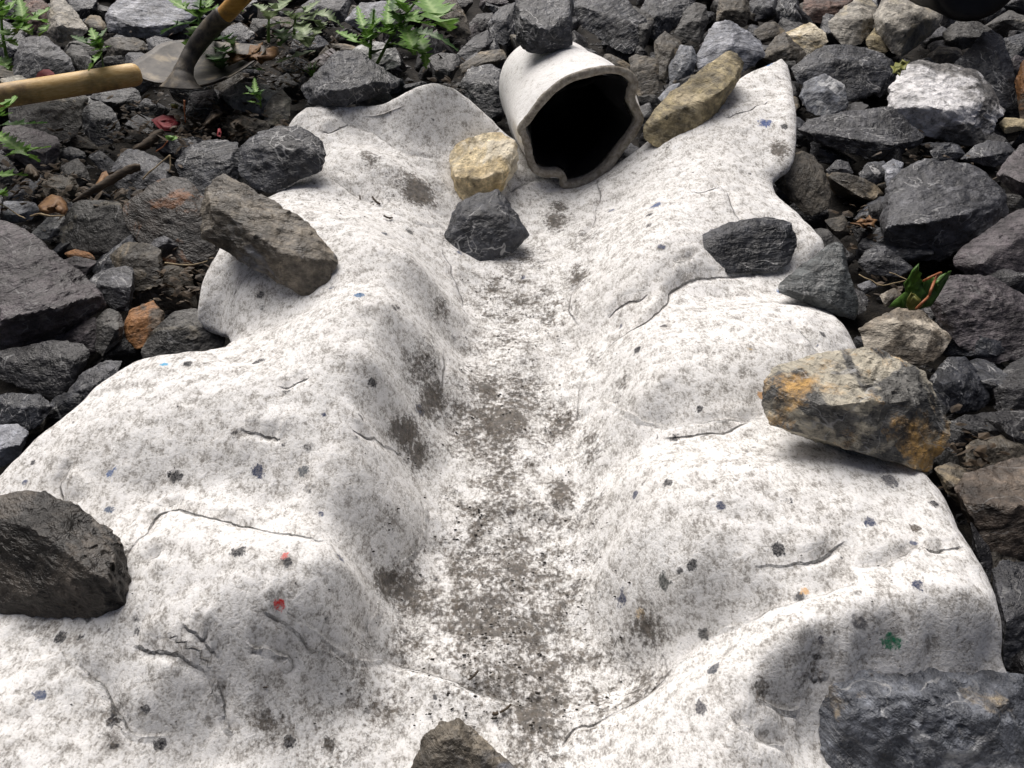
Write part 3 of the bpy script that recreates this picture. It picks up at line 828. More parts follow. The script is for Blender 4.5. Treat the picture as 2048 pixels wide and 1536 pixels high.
G_GAP = 'dark stones of the rubble bank'
ROCKS = [
 # --- stones lying on the felt
 ([(605,177),(650,130),(680,100),(725,105),(770,140),(800,160),(798,172),(740,195),(660,213),(620,205)], [(615,172),(665,182),(705,178),(770,164)], 'dark', 'blue-black angular rock on the felt edge beside the green weeds', 'felt'),
 ([(478,300),(500,275),(560,255),(610,255),(640,280),(650,310),(640,340),(600,360),(540,388),(500,370),(480,340)], [(505,300),(560,296),(600,285),(630,305)], 'dark', 'rounded dark rock with white veins on the felt edge', 'felt'),
 ([(410,378),(450,350),(490,375),(545,430),(590,440),(625,455),(650,480),(672,520),(655,565),(620,592),(570,570),(510,530),(440,490),(408,475),(412,430)], [(445,430),(520,500),(590,520),(640,520)], 'bslate', 'long tapering brown and grey rock lying across the felt corner', 'felt'),
 ([(-60,1000),(40,978),(75,975),(120,1000),(190,1040),(235,1080),(262,1160),(265,1185),(250,1215),(200,1228),(60,1228),(-60,1225)], [(-10,1045),(60,1055),(135,1100),(225,1160)], 'bpatch', 'large dark brown mottled rock resting on the felt', 'felt'),
 ([(815,1560),(850,1470),(880,1445),(910,1440),(950,1465),(1000,1510),(1045,1545),(1060,1620),(820,1620)], [(880,1480),(920,1490),(990,1540)], 'bslate', 'flat brown stone lying in the mouth of the felt channel', 'felt'),
 ([(897,310),(920,285),(985,265),(1005,268),(1035,290),(1030,340),(1005,380),(930,405),(905,370)], [(908,352),(960,358),(1005,345),(1022,300)], 'cream', 'cream yellow stone on the felt beside the tube mouth', 'felt'),
 ([(887,490),(905,440),(912,410),(950,390),(995,378),(1015,400),(1040,440),(1057,470),(1020,505),(960,525),(900,510)], [(920,440),(965,430),(1000,425),(1030,460)], 'dark', 'blue-black white-veined stone below the cream stone in the channel', 'felt'),
 ([(1390,510),(1405,470),(1460,445),(1530,435),(1580,445),(1592,480),(1580,525),(1540,540),(1470,547),(1410,540)], [(1425,478),(1500,458),(1570,460)], 'dark', 'oblong dark grey stone with a tan upper edge lying on the felt', 'felt'),
 ([(1557,570),(1600,540),(1655,490),(1685,488),(1695,530),(1715,610),(1712,645),(1660,620),(1600,600),(1562,585)], [(1578,580),(1665,602),(1690,540)], 'green', 'triangular smooth grey-green stone on the felt edge', 'felt'),
 ([(1530,800),(1535,760),(1560,730),(1600,725),(1640,715),(1670,700),(1740,700),(1800,720),(1850,750),(1880,790),(1890,860),(1880,900),(1860,945),(1800,948),(1720,930),(1620,900),(1570,885),(1535,850)], [(1560,785),(1610,805),(1700,810),(1780,808),(1845,785)], 'hero', 'big blocky grey rock patched orange and cream on the felt', 'felt'),
 ([(1640,1470),(1650,1390),(1665,1360),(1720,1335),(1800,1325),(1900,1330),(2000,1350),(2080,1370),(2110,1620),(1800,1640),(1700,1580),(1660,1520)], [(1672,1405),(1750,1410),(1880,1405),(1980,1440)], 'steel', 'big blue-grey slaty rock with white flecks against the felt', 'felt', 0.0),
 ([(1290,255),(1300,235),(1335,190),(1400,145),(1455,102),(1475,103),(1487,120),(1480,150),(1440,220),(1410,258),(1370,288),(1320,296),(1295,280)], [(1325,235),(1390,205),(1440,185),(1478,138)], 'olive', 'long olive tan rough stone leaning on the felt beside the tube', 'felt'),
 # --- bank on the shovel side
 ([(210,22),(238,-10),(390,-10),(398,28),(360,62),(315,78),(262,76),(218,62)], [(220,30),(262,58),(300,68),(350,48)], 'blue', 'pale blue-grey flat-topped rock behind the shovel blade'),
 ([(97,15),(105,-5),(130,0),(140,30),(165,48),(178,60),(160,75),(118,85),(96,68)], [(115,50),(150,58)], 'pale', 'pale beige rock with a whitish tip behind the small weed'),
 ([(37,95),(55,72),(95,78),(118,95),(140,118),(148,140),(110,165),(60,165),(30,150),(27,115)], [(48,105),(90,112),(135,122)], 'slate', 'craggy grey rock behind the round red leaf'),
 ([(132,105),(142,88),(165,92),(183,115),(182,138),(160,145),(140,130)], None, 'mid', 'small mottled grey stone behind the pale wooden handle'),
 ([(208,85),(225,74),(265,74),(290,85),(297,105),(270,122),(225,118)], None, 'brown', 'brown lumpy stone touching the back of the shovel blade'),
 ([(293,80),(310,73),(345,80),(368,110),(340,135),(305,130)], None, 'dark', 'dark stone half hidden behind the shovel blade'),
 ([(168,42),(180,30),(200,32),(213,50),(213,75),(190,78)], None, 'brown', 'small brown stone beside the pale blue-grey flat-topped rock'),
 ([(20,210),(40,200),(100,185),(150,180),(174,195),(172,220),(160,260),(140,282),(100,285),(60,262),(18,240)], [(45,205),(90,216),(125,208),(165,200)], 'mid', 'broad grey rock with a pale top under the wooden handle'),
 ([(165,225),(178,202),(205,205),(230,225),(240,255),(225,285),(195,290),(170,270)], None, 'dark', 'dark cracked stone beside the broad rock under the handle'),
 ([(178,195),(195,175),(240,172),(275,180),(285,205),(260,228),(215,222)], None, 'dark', 'dark stone below the rounded end of the wooden handle'),
 ([(4,256),(30,248),(80,262),(119,278),(118,305),(110,338),(88,345),(40,322),(5,300)], None, 'purple', 'purplish grey stone under the drooping weed leaves'),
 ([(-20,300),(15,315),(38,345),(30,365),(-20,368)], None, 'mid', 'grey stone under the lowest weed leaf'),
 ([(118,300),(140,292),(170,305),(172,318),(140,328),(118,320)], None, 'dark', 'thin dark stone beside the purplish stone under the weeds'),
 ([(122,332),(155,316),(172,335),(182,362),(150,378),(120,352)], None, 'mid', 'small grey stone with bright edges near the curled leaves'),
 ([(85,367),(100,350),(145,350),(158,375),(152,390),(125,402),(88,392)], None, 'brown', 'brownish square stone above the crumpled brown leaf'),
 ([(175,312),(200,300),(230,325),(228,347),(205,343),(190,328)], None, 'dark', 'thin dark slab sunk in the leaf litter'),
 ([(225,340),(240,310),(258,298),(300,308),(340,330),(345,370),(320,400),(270,405),(228,372)], [(245,335),(290,340),(330,350)], 'slate', 'flat grey slab crossed by the charred stick'),
 ([(348,330),(375,295),(400,285),(440,280),(475,285),(482,340),(450,385),(400,395),(365,370)], [(375,315),(420,310),(460,320)], 'dark', 'dark rock tucked against the rounded white-veined rock'),
 ([(328,285),(350,270),(375,275),(385,300),(360,316),(335,306)], None, 'olive', 'small yellowish stone in the leaf litter'),
 ([(435,190),(470,168),(520,165),(560,185),(575,205),(550,240),(510,222),(470,217)], None, 'speckle', 'whitish speckled rock under the tiny green seedling'),
 ([(525,227),(540,195),(565,180),(582,200),(577,237),(560,252),(530,247)], [(545,215),(568,210)], 'pale', 'pale grey stone wedged beside the felt corner and whitish rock'),
 ([(120,470),(135,430),(150,405),(190,398),(240,400),(252,430),(250,455),(262,480),(230,512),(180,510),(135,505)], [(150,430),(200,420),(245,430)], 'mid', 'craggy grey rock below the charred stick'),
 ([(222,512),(250,485),(300,490),(322,500),(322,535),(326,565),(300,577),(270,582),(235,545)], [(245,515),(285,510),(315,515)], 'brown', 'square olive-grey stone below the craggy rock'),
 ([(245,415),(300,375),(340,353),(375,360),(410,400),(425,440),(432,500),(400,532),(340,532),(290,502),(255,452)], [(290,400),(345,380),(395,420)], 'rust', 'dark rust-stained rock beside the long tapering rock'),
 ([(-15,407),(20,402),(70,405),(80,417),(60,442),(0,452),(-15,432)], None, 'blue', 'flat pale blue stone under the crumpled brown leaf'),
 ([(62,467),(95,435),(130,430),(125,467),(90,482)], None, 'speckle', 'pale blue-white stone with dark specks'),
 ([(-20,440),(30,452),(85,485),(150,540),(190,570),(210,612),(205,622),(140,652),(70,692),(0,710),(-40,708)], [(5,640),(85,622),(150,606),(195,602)], 'purple', 'large purplish grey slab strewn with black soil crumbs'),
 ([(120,522),(150,512),(195,522),(168,556),(130,545)], None, 'purple', 'dark flake of slate behind the large purplish slab'),
 ([(128,507),(150,498),(180,505),(192,519),(150,524)], None, 'orange', 'small tan stone behind the large purplish slab'),
 ([(175,557),(210,541),(250,531),(267,533),(268,572),(257,622),(235,625),(215,592),(180,574)], [(190,566),(230,577),(262,570)], 'slate', 'wedge stone with a shiny blue-grey top beside the purplish slab'),
 ([(192,640),(215,617),(237,622),(249,650),(240,682),(205,712),(190,692)], None, 'mid', 'green-grey stone at the tip of the purplish slab'),
 ([(115,685),(150,650),(190,635),(197,692),(185,710),(140,700)], None, 'purple', 'purple-brown stone under the large purplish slab'),
 ([(247,652),(260,620),(305,602),(330,630),(325,652),(302,695),(270,697),(250,675)], [(262,640),(300,632),(322,645)], 'orange', 'rusty orange-topped stone between the dark stones'),
 ([(283,702),(300,670),(345,625),(385,618),(434,632),(448,655),(446,692),(400,714),(330,718),(285,714)], [(308,668),(360,656),(405,655),(432,642)], 'mid', 'smooth grey ridged stone in the notch of the felt edge'),
 ([(-20,712),(60,690),(110,680),(160,690),(180,707),(172,737),(140,767),(115,795),(60,778),(0,757),(-25,747)], [(20,725),(90,715),(150,720)], 'black', 'black slate with fine pale veins under the purplish slab'),
 ([(125,800),(160,752),(210,722),(245,722),(215,780),(150,830)], None, 'slate', 'dark grey slab slipping under the felt edge'),
 ([(-20,797),(20,785),(80,790),(108,812),(70,858),(0,862)], None, 'dark', 'dark stone below the black slate at the felt edge'),
 ([(-20,852),(35,848),(58,862),(40,915),(-20,945)], None, 'blue', 'pale blue-grey speckled stone at the felt edge'),
 ([(40,7),(70,-10),(98,10),(97,50),(60,62)], None, 'red', 'dark reddish stone behind the tall thistle weed'),
 ([(130,-12),(200,-12),(192,22),(165,42),(140,32)], None, 'dark', 'dark stone behind the pale beige rock'),
 ([(-20,60),(20,55),(50,75),(40,125),(-20,130)], None, 'dark', 'dark stone behind the weed stem'),
 ([(0,158),(40,150),(75,170),(60,192),(10,192)], None, 'pale', 'small pale stone beside the wooden handle'),
 ([(600,12),(640,-12),(702,-12),(692,42),(640,52)], None, 'slate', 'grey stone behind the dusty weed'),
 ([(690,42),(720,7),(790,0),(792,52),(730,67)], None, 'blue', 'grey stone flecked white behind the bright weeds'),
 ([(700,102),(740,82),(790,92),(802,132),(760,142),(715,130)], None, 'speckle', 'white speckled stone at the foot of the bright weed'),
 ([(850,-12),(905,-12),(935,40),(941,70),(912,78),(882,52)], None, 'brown', 'reddish brown stone beside the broad weed leaf'),
 ([(440,60),(480,45),(510,70),(500,110),(455,110)], None, 'dark', 'dark stone behind the shovel socket'),
 ([(380,185),(430,180),(440,215),(410,245),(370,232)], None, 'dark', 'dark stone below the shovel shoulder'),
 ([(440,235),(490,232),(545,250),(530,285),(470,292)], None, 'brown', 'brown stone among dead leaves above the dark rocks'),
 ([(-25,485),(-12,378),(8,384),(4,440),(-6,480)], None, 'dark', 'dark stone behind the large purplish slab and flat pale stone'),
 # --- stones round the tube
 ([(1032,0),(1035,-18),(1143,-18),(1143,60),(1138,92),(1080,108),(1050,102),(1033,85)], [(1046,38),(1098,58),(1138,32)], 'dark', 'dark cubic rock sitting on top of the felt tube', 'tube'),
 ([(1145,22),(1150,-14),(1240,-12),(1262,30),(1292,45),(1284,85),(1262,112),(1240,102),(1190,68),(1160,52)], [(1160,12),(1205,28),(1255,45)], 'dark', 'large dark rock behind the felt tube'),
 ([(977,45),(1000,15),(1030,5),(1037,60),(1012,92),(985,78)], [(985,40),(1010,42)], 'dark', 'dark wedge stone with a tan tip against the cubic rock'),
 ([(938,47),(955,28),(985,25),(992,42),(965,62),(945,62)], None, 'black', 'small black stone behind the wedge stone'),
 ([(912,112),(945,75),(975,60),(987,80),(967,112),(930,127)], None, 'slate', 'grey slate with shiny flakes near the tube'),
 ([(918,132),(960,105),(1005,97),(1014,117),(992,132),(950,142),(925,147)], None, 'brown', 'narrow brown stone against the side of the tube'),
 ([(920,160),(935,140),(980,127),(1000,140),(1009,180),(1006,225),(988,240),(960,225),(925,187)], [(940,165),(975,150),(998,175)], 'dark', 'dark rock with white flecks between felt and tube'),
 ([(855,117),(880,105),(915,108),(922,127),(902,162),(870,167)], None, 'black', 'black stone under the drooping weed leaf'),
 ([(1258,10),(1280,18),(1300,25),(1308,40),(1300,70),(1285,106),(1270,97),(1275,60)], None, 'mid', 'narrow upright grey stone with a white end by the tube'),
 ([(1308,82),(1330,63),(1360,80),(1363,97),(1346,132),(1325,168),(1313,152),(1310,112)], [(1320,90),(1350,95)], 'brown', 'upright dark brown stone beside the tube'),
 ([(1348,67),(1370,20),(1390,5),(1412,10),(1416,40),(1400,88),(1380,78)], None, 'mid', 'tooth-shaped grey-brown stone behind the long olive stone'),
 ([(1280,20),(1300,-12),(1400,-12),(1375,15),(1345,35),(1312,82),(1285,62)], None, 'dark', 'dark hollowed stone behind the tooth-shaped stone'),
 ([(1392,117),(1425,70),(1430,45),(1450,40),(1475,50),(1495,70),(1520,85),(1526,112),(1500,135),(1440,155),(1400,145)], [(1420,100),(1465,90),(1510,105)], 'blue', 'pale lavender-grey rock behind the long olive stone'),
 ([(1338,132),(1360,90),(1385,92),(1397,117),(1377,165),(1340,175)], None, 'steel', 'blue-grey stone tucked behind the long olive stone'),
 ([(1258,117),(1275,110),(1315,120),(1318,152),(1313,192),(1285,202),(1270,182)], [(1275,130),(1310,132)], 'brown', 'dark brown block touching the tube rim'),
 ([(1310,202),(1340,170),(1362,165),(1352,190),(1325,220)], None, 'steel', 'thin blue-grey flake beside the tube rim'),
 ([(1218,322),(1255,285),(1282,300),(1268,342),(1225,348)], None, 'dark', 'dark stone below the tube mouth'),
 ([(1275,215),(1300,205),(1310,235),(1292,260),(1278,255)], None, 'black', 'black stone between the tube and the olive stone'),
 ([(1432,42),(1440,-12),(1490,-12),(1501,25),(1491,54),(1455,45)], None, 'brown', 'brown-grey stone behind the pale lavender-grey rock'),
 ([(1497,12),(1505,-12),(1557,-12),(1553,28),(1515,44),(1500,37)], None, 'slate', 'smooth lilac-grey stone beside the brown-grey stone'),
 ([(1552,22),(1558,-12),(1595,-7),(1604,40),(1585,62),(1570,57)], None, 'dark', 'dark upright stone beside the reddish rock'),
 ([(1506,62),(1530,45),(1550,43),(1571,62),(1552,84),(1520,82)], None, 'brown', 'small brown stone under the lilac-grey stone'),
 ([(1562,70),(1585,60),(1620,45),(1650,65),(1656,87),(1622,102),(1590,92)], [(1580,72),(1620,68)], 'cream', 'cream stone with a dark hollow near the felt tip'),
 ([(1523,117),(1550,75),(1570,65),(1597,92),(1612,107),(1602,130),(1560,135),(1535,128)], None, 'brown', 'brown stone behind the pointed felt tip'),
 ([(1603,7),(1610,-12),(1720,-12),(1692,27),(1657,49),(1610,44)], None, 'red', 'reddish pitted rock between dark upright stone and pale rock'),
 ([(1657,45),(1680,20),(1730,-7),(1756,15),(1742,57),(1722,87),(1700,94),(1680,87),(1665,67)], [(1690,40),(1725,40)], 'pale', 'pale grey-white angular rock beside the reddish rock'),
 ([(1750,32),(1770,-14),(1882,-14),(1889,15),(1877,57),(1852,82),(1802,114),(1785,104),(1755,67)], [(1770,45),(1810,58),(1860,50)], 'pale', 'big pale tan-grey rock beside the black bucket'),
 ([(1728,82),(1750,55),(1780,52),(1785,92),(1771,108),(1740,101)], None, 'olive', 'small yellowish tan stone leaning on the big pale rock'),
 # --- bank on the other side
 ([(1585,137),(1610,115),(1650,95),(1690,90),(1735,98),(1782,120),(1792,152),(1742,195),(1690,205),(1640,168),(1595,165)], [(1605,140),(1660,125),(1730,130)], 'dark', 'broad dark grey rock behind the small blue-grey cube'),
 ([(1600,192),(1610,165),(1650,148),(1690,170),(1695,217),(1650,234),(1615,224)], [(1606,190),(1655,180),(1688,170)], 'steel', 'small blue-grey cube-like stone near the felt tip'),
 ([(1597,260),(1620,240),(1690,222),(1780,215),(1802,240),(1847,272),(1847,287),(1790,312),(1740,320),(1700,294),(1620,279)], [(1610,262),(1700,276),(1780,290),(1830,282)], 'slate', 'flat dark slab below the white-crusted rock'),
 ([(1775,222),(1782,170),(1800,140),(1840,120),(1885,128),(1960,150),(1985,180),(2003,225),(1992,250),(1962,287),(1910,287),(1840,267),(1790,247)], [(1785,218),(1850,212),(1905,222),(1965,205)], 'white', 'large grey rock crusted bright white'),
 ([(1885,67),(1915,40),(1960,45),(1987,60),(1962,90),(1920,100),(1890,90)], None, 'mid', 'dark grey stone with a pale edge under the black bucket'),
 ([(1912,127),(1965,70),(1985,62),(2003,75),(2011,100),(2027,140),(2032,200),(2002,232),(1962,185)], [(1968,82),(1998,105)], 'dark', 'dark pointed rock behind the white-crusted rock'),
 ([(2005,77),(2065,60),(2065,112),(2022,124)], None, 'dark', 'dark stone between bucket and orange-brown rock'),
 ([(2030,162),(2045,120),(2080,108),(2080,242),(2040,238)], None, 'orange', 'orange-brown rock beside the dark pointed rock'),
 ([(1852,112),(1880,92),(1920,98),(1932,122),(1880,128)], None, 'brown', 'brown stone between the white-crusted rock and the bucket'),
 ([(1738,182),(1760,155),(1790,148),(1787,172),(1760,194)], None, 'slate', 'small grey stone touching the white-crusted rock'),
 ([(1996,247),(2010,235),(2050,238),(2055,258),(2010,268)], None, 'olive', 'small tan stone under the orange-brown rock'),
 ([(1860,302),(1880,290),(1915,288),(1932,310),(1900,326),(1870,322)], None, 'dark', 'small dark stone below the white-crusted rock'),
 ([(1920,320),(1950,292),(1975,282),(2015,285),(2032,302),(2012,328),(1985,334),(1960,320)], None, 'slate', 'arched dark grey stone above the big dark boulder'),
 ([(1993,347),(2020,310),(2050,285),(2080,280),(2080,425),(2020,384)], None, 'purple', 'purplish grey rock beside the big dark boulder'),
 ([(1540,332),(1570,310),(1610,303),(1635,320),(1656,365),(1661,392),(1656,422),(1625,428),(1580,398),(1550,368)], [(1562,348),(1612,328),(1645,365)], 'brown', 'grey-brown stone resting in the notch of the felt edge', 'felt2'),
 ([(1650,342),(1675,318),(1697,325),(1707,347),(1662,352)], None, 'slate', 'small grey chip beside the grey-brown stone'),
 ([(1718,347),(1735,325),(1770,322),(1782,352),(1745,376),(1722,369)], None, 'dark', 'small dark block beside the crystalline stone'),
 ([(1765,332),(1785,318),(1807,325),(1802,352),(1775,382)], None, 'blue', 'pale blue crystalline stone against the big dark boulder'),
 ([(1757,462),(1780,370),(1800,340),(1830,325),(1920,322),(1950,335),(2005,370),(2013,420),(2011,442),(1980,482),(1900,518),(1830,518),(1790,502),(1755,482)], [(1778,450),(1850,446),(1920,430),(1998,410),(1805,388),(1900,380)], 'slate', 'big dark boulder with a pale-edged overhanging face'),
 ([(1905,517),(1925,495),(1990,450),(2040,415),(2080,408),(2080,562),(1990,575),(1940,550),(1910,538)], [(1928,525),(1965,525),(2050,465)], 'purple', 'purple-grey slab beyond the green leaf'),
 ([(1860,602),(1890,555),(1930,545),(1990,560),(2065,600),(2085,705),(1990,725),(1920,695),(1880,645)], [(1880,605),(1910,600),(1970,600),(2060,616)], 'purple', 'purple-topped rock with a dark face beside the green leaf'),
 ([(1716,527),(1735,498),(1770,492),(1800,515),(1827,537),(1800,553),(1740,548)], None, 'slate', 'grey stone between the triangular stone and the dark boulder'),
 ([(1718,662),(1750,640),(1800,615),(1840,618),(1880,655),(1901,680),(1872,717),(1840,730),(1790,708),(1735,703)], [(1742,655),(1800,645),(1862,660)], 'tanbr', 'brown and cream stone under the green leaf'),
 ([(1858,762),(1890,715),(1930,715),(1970,760),(1987,797),(1950,824),(1890,824)], None, 'dark', 'dark stone behind the big orange-patched rock'),
 ([(1985,772),(2020,730),(2070,700),(2080,845),(2000,845)], None, 'black', 'black rock beyond the dark stone by the patched rock'),
 ([(1888,852),(1930,830),(2065,818),(2080,875),(1960,895),(1895,895)], None, 'black', 'black-green slab beside the big orange-patched rock'),
 ([(1928,897),(1950,880),(2065,860),(2080,945),(1980,940),(1925,935)], None, 'brown', 'layered brown stone beside the big orange-patched rock'),
 ([(1908,977),(1930,945),(1990,930),(2065,920),(2090,1130),(1990,1120),(1950,1064),(1925,1024)], [(1930,1005),(2000,1012),(2060,1015)], 'rustb', 'layered brown rock with a rust-stained face and white crust'),
 ([(1868,937),(1900,925),(1947,945),(1942,988),(1922,1014),(1890,974)], None, 'brown', 'dark brown stone at the felt corner'),
 ([(1985,1142),(2010,1120),(2065,1130),(2090,1335),(2010,1345),(1993,1255)], None, 'slate', 'dark slate rock beside the folded felt corner'),
 ([(2036,1345),(2050,1325),(2090,1318),(2090,1372),(2045,1366)], None, 'cream', 'small yellow stone beside the felt corner'),
 ([(1700,455),(1730,440),(1760,455),(1755,480),(1715,485)], None, 'black', 'black lump beside the dark boulder and dead orange leaf'),
 ([(1735,410),(1765,405),(1770,440),(1740,445)], None, 'black', 'black stone in the hollow beside the dark boulder'),
 ([(1650,440),(1690,430),(1700,465),(1670,485)], None, 'brown', 'small brown stone at the felt edge near dead leaves'),
 ([(1712,570),(1740,560),(1757,575),(1730,590)], None, 'slate', 'small flat grey chip beside the triangular stone'),
 ([(1760,590),(1790,575),(1806,590),(1800,612),(1770,615)], None, 'tanbr', 'small cream stone beside the green leaf'),
 ([(1940,1040),(1985,1120),(1975,1180),(1950,1120)], None, 'black', 'black stone between the felt edge and rust-stained rock'),
]
GAPLBL = 'dark angular stone sunk in the gaps between larger rocks'
SPEC_BASE = {}
tube_jobs = []
for i, r in enumerate(ROCKS):
    poly, ridge, kind, label = r[:4]
    on = r[4] if len(r) > 4 else None
    if on == 'tube':
        tube_jobs.append((i, r)); continue
    grp = None
    if label is None: label, grp = GAPLBL, G_GAP
    if on == 'felt2':
        trace_stone('rock', poly, ridge, kind, label, base=0.085, seed=i + 1)
    else:
        trace_stone('rock', poly, ridge, kind, label, on=on, seed=i + 1, group=grp, push=r[5] if len(r) > 5 else 0.0)

# ------------------------------------------------------------------ felt-wrapped tube
def build_tube():
    rim = np.array([(1043,256),(1058,236),(1088,197),(1130,162),(1180,145),(1222,139),(1252,146),(1268,164),(1264,186),(1263,200),(1275,225),(1279,240),(1266,266),(1240,300),(1214,335),(1180,360),(1142,371),(1126,366),(1126,354),(1112,346),(1090,347),(1070,338),(1060,318),(1056,295),(1050,275)], float)
    y_bot = Felt.hit(np.array([1142.0]), np.array([380.0]))[0]
    # mouth stands nearly upright, facing the viewer and leaning back a little
    nrm = np.array([0.10, -1.0, 0.05]); nrm /= np.linalg.norm(nrm)
    p0 = y_bot + np.array([0, 0.012, 0.0])
    rm = catmull(rim, 6, True)
    d = rays(rm[:, 0], rm[:, 1])
    t = ((p0 - CAMP) @ nrm) / (d @ nrm)
    R = CAMP + d * t[:, None]
    c = R.mean(0)
    ax = np.array([-0.13, 1.0, 0.04]); ax /= np.linalg.norm(ax)
    n = len(R)
    e1 = np.cross(nrm, [0, 0, 1.0]); e1 /= np.linalg.norm(e1); e2 = np.cross(e1, nrm)
    if e2[2] < 0: e2 = -e2
    loc = np.stack([(R - c) @ e1, (R - c) @ e2], 1)
    ang = np.arctan2(loc[:, 1], loc[:, 0])
    r0 = np.linalg.norm(loc, axis=1)
    Rm = 0.5 * (loc.max(0) - loc.min(0)).mean()
    th = 0.0064
    tang = np.roll(loc, -1, 0) - np.roll(loc, 1, 0)
    nor = np.stack([tang[:, 1], -tang[:, 0]], 1); nor /= np.linalg.norm(nor, axis=1)[:, None]
    if (nor * loc).sum() < 0: nor = -nor
    # parametrise the round body by even angle steps, keeping order
    a0 = np.unwrap(ang)
    if a0[-1] < a0[0]: sgn = -1
    else: sgn = 1
    an = a0[0] + sgn * np.linspace(0, 2 * math.pi, n, endpoint=False)
    circ = np.stack([np.cos(an), np.sin(an)], 1) * Rm
    e = empty('felt_tube', c - e2 * Rm)
    SLN = 26
    def sheet(off, prof=None):
        V = []
        for i in range(SLN):
            s = i / (SLN - 1); dist = 0.30 * s
            k = 1 - math.exp(-dist / 0.055)
            l2 = loc + nor * off
            cc = circ / Rm * (Rm + off)
            sw = np.maximum(0, -np.cos(an)) * 0.020 * math.exp(-((dist - .08) / .07) ** 2)
            cc = cc * (1 + sw / Rm)[:, None]
            pr = l2 * (1 - k) + cc * k
            wv = 0.003 * np.sin(an * 3 + dist * 20) * k
            q = c + e1 * (pr[:, 0] * (1 + wv / Rm))[:, None] + e2 * (pr[:, 1] * (1 + wv / Rm))[:, None] + ax * dist
            V.append(q)
        return np.array(V)
    A = sheet(th); Bn = sheet(-th)
    V = A.reshape(-1, 3); F = []
    for i in range(SLN - 1):
        for k in range(n):
            k2 = (k + 1) % n
            F.append((i * n + k, i * n + k2, (i + 1) * n + k2, (i + 1) * n + k))
    o = mesh_obj('felt_sleeve', V, F, M_SLEEVE); child(o, e)
    # rounded cut edge
    prof = [(th, 0.002), (th * .96, -0.002), (th * .6, -0.0042), (0, -0.005), (-th * .6, -0.0042), (-th * .96, -0.002), (-th, 0.004), (-th, 0.03)]
    V, F = [], []
    jit = 1 + 0.10 * vnoise(np.stack([np.arange(n) * .55, 0 * an, 0 * an], 1))
    for (of, ad) in prof:
        l2 = loc + nor * (of * jit)[:, None]
        V.append(c + e1 * l2[:, :1] + e2 * l2[:, 1:] + ax * ad)
    V = np.concatenate(V)
    for i in range(len(prof) - 1):
        for k in range(n):
            k2 = (k + 1) % n
            F.append((i * n + k, i * n + k2, (i + 1) * n + k2, (i + 1) * n + k))
    o = mesh_obj('cut_rim', V, F, M_RIM); child(o, e)
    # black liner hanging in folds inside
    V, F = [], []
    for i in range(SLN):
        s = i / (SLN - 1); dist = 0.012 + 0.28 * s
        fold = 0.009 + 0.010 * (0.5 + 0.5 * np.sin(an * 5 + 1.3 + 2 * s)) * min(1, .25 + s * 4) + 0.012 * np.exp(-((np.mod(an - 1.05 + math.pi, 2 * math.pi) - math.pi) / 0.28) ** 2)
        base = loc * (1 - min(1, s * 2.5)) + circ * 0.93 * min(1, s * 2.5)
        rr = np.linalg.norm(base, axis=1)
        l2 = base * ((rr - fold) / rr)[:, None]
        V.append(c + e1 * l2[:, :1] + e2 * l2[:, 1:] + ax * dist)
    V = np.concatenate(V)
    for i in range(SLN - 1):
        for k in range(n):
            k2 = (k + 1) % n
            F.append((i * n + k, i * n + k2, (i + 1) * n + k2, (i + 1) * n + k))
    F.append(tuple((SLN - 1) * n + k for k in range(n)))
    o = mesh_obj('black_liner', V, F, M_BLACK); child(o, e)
    tag(e, 'white felt-wrapped drain tube with a rippled black mouth', 'drain tube')
    for i, r in tube_jobs:
        # the stone sits on the crown of the tube
        crown = c + e2 * (Rm + th) + ax * 0.13
        trace_stone('rock', r[0], r[1], r[2], r[3], depth_of=depth(crown) - 0.005, seed=i + 1)
build_tube()

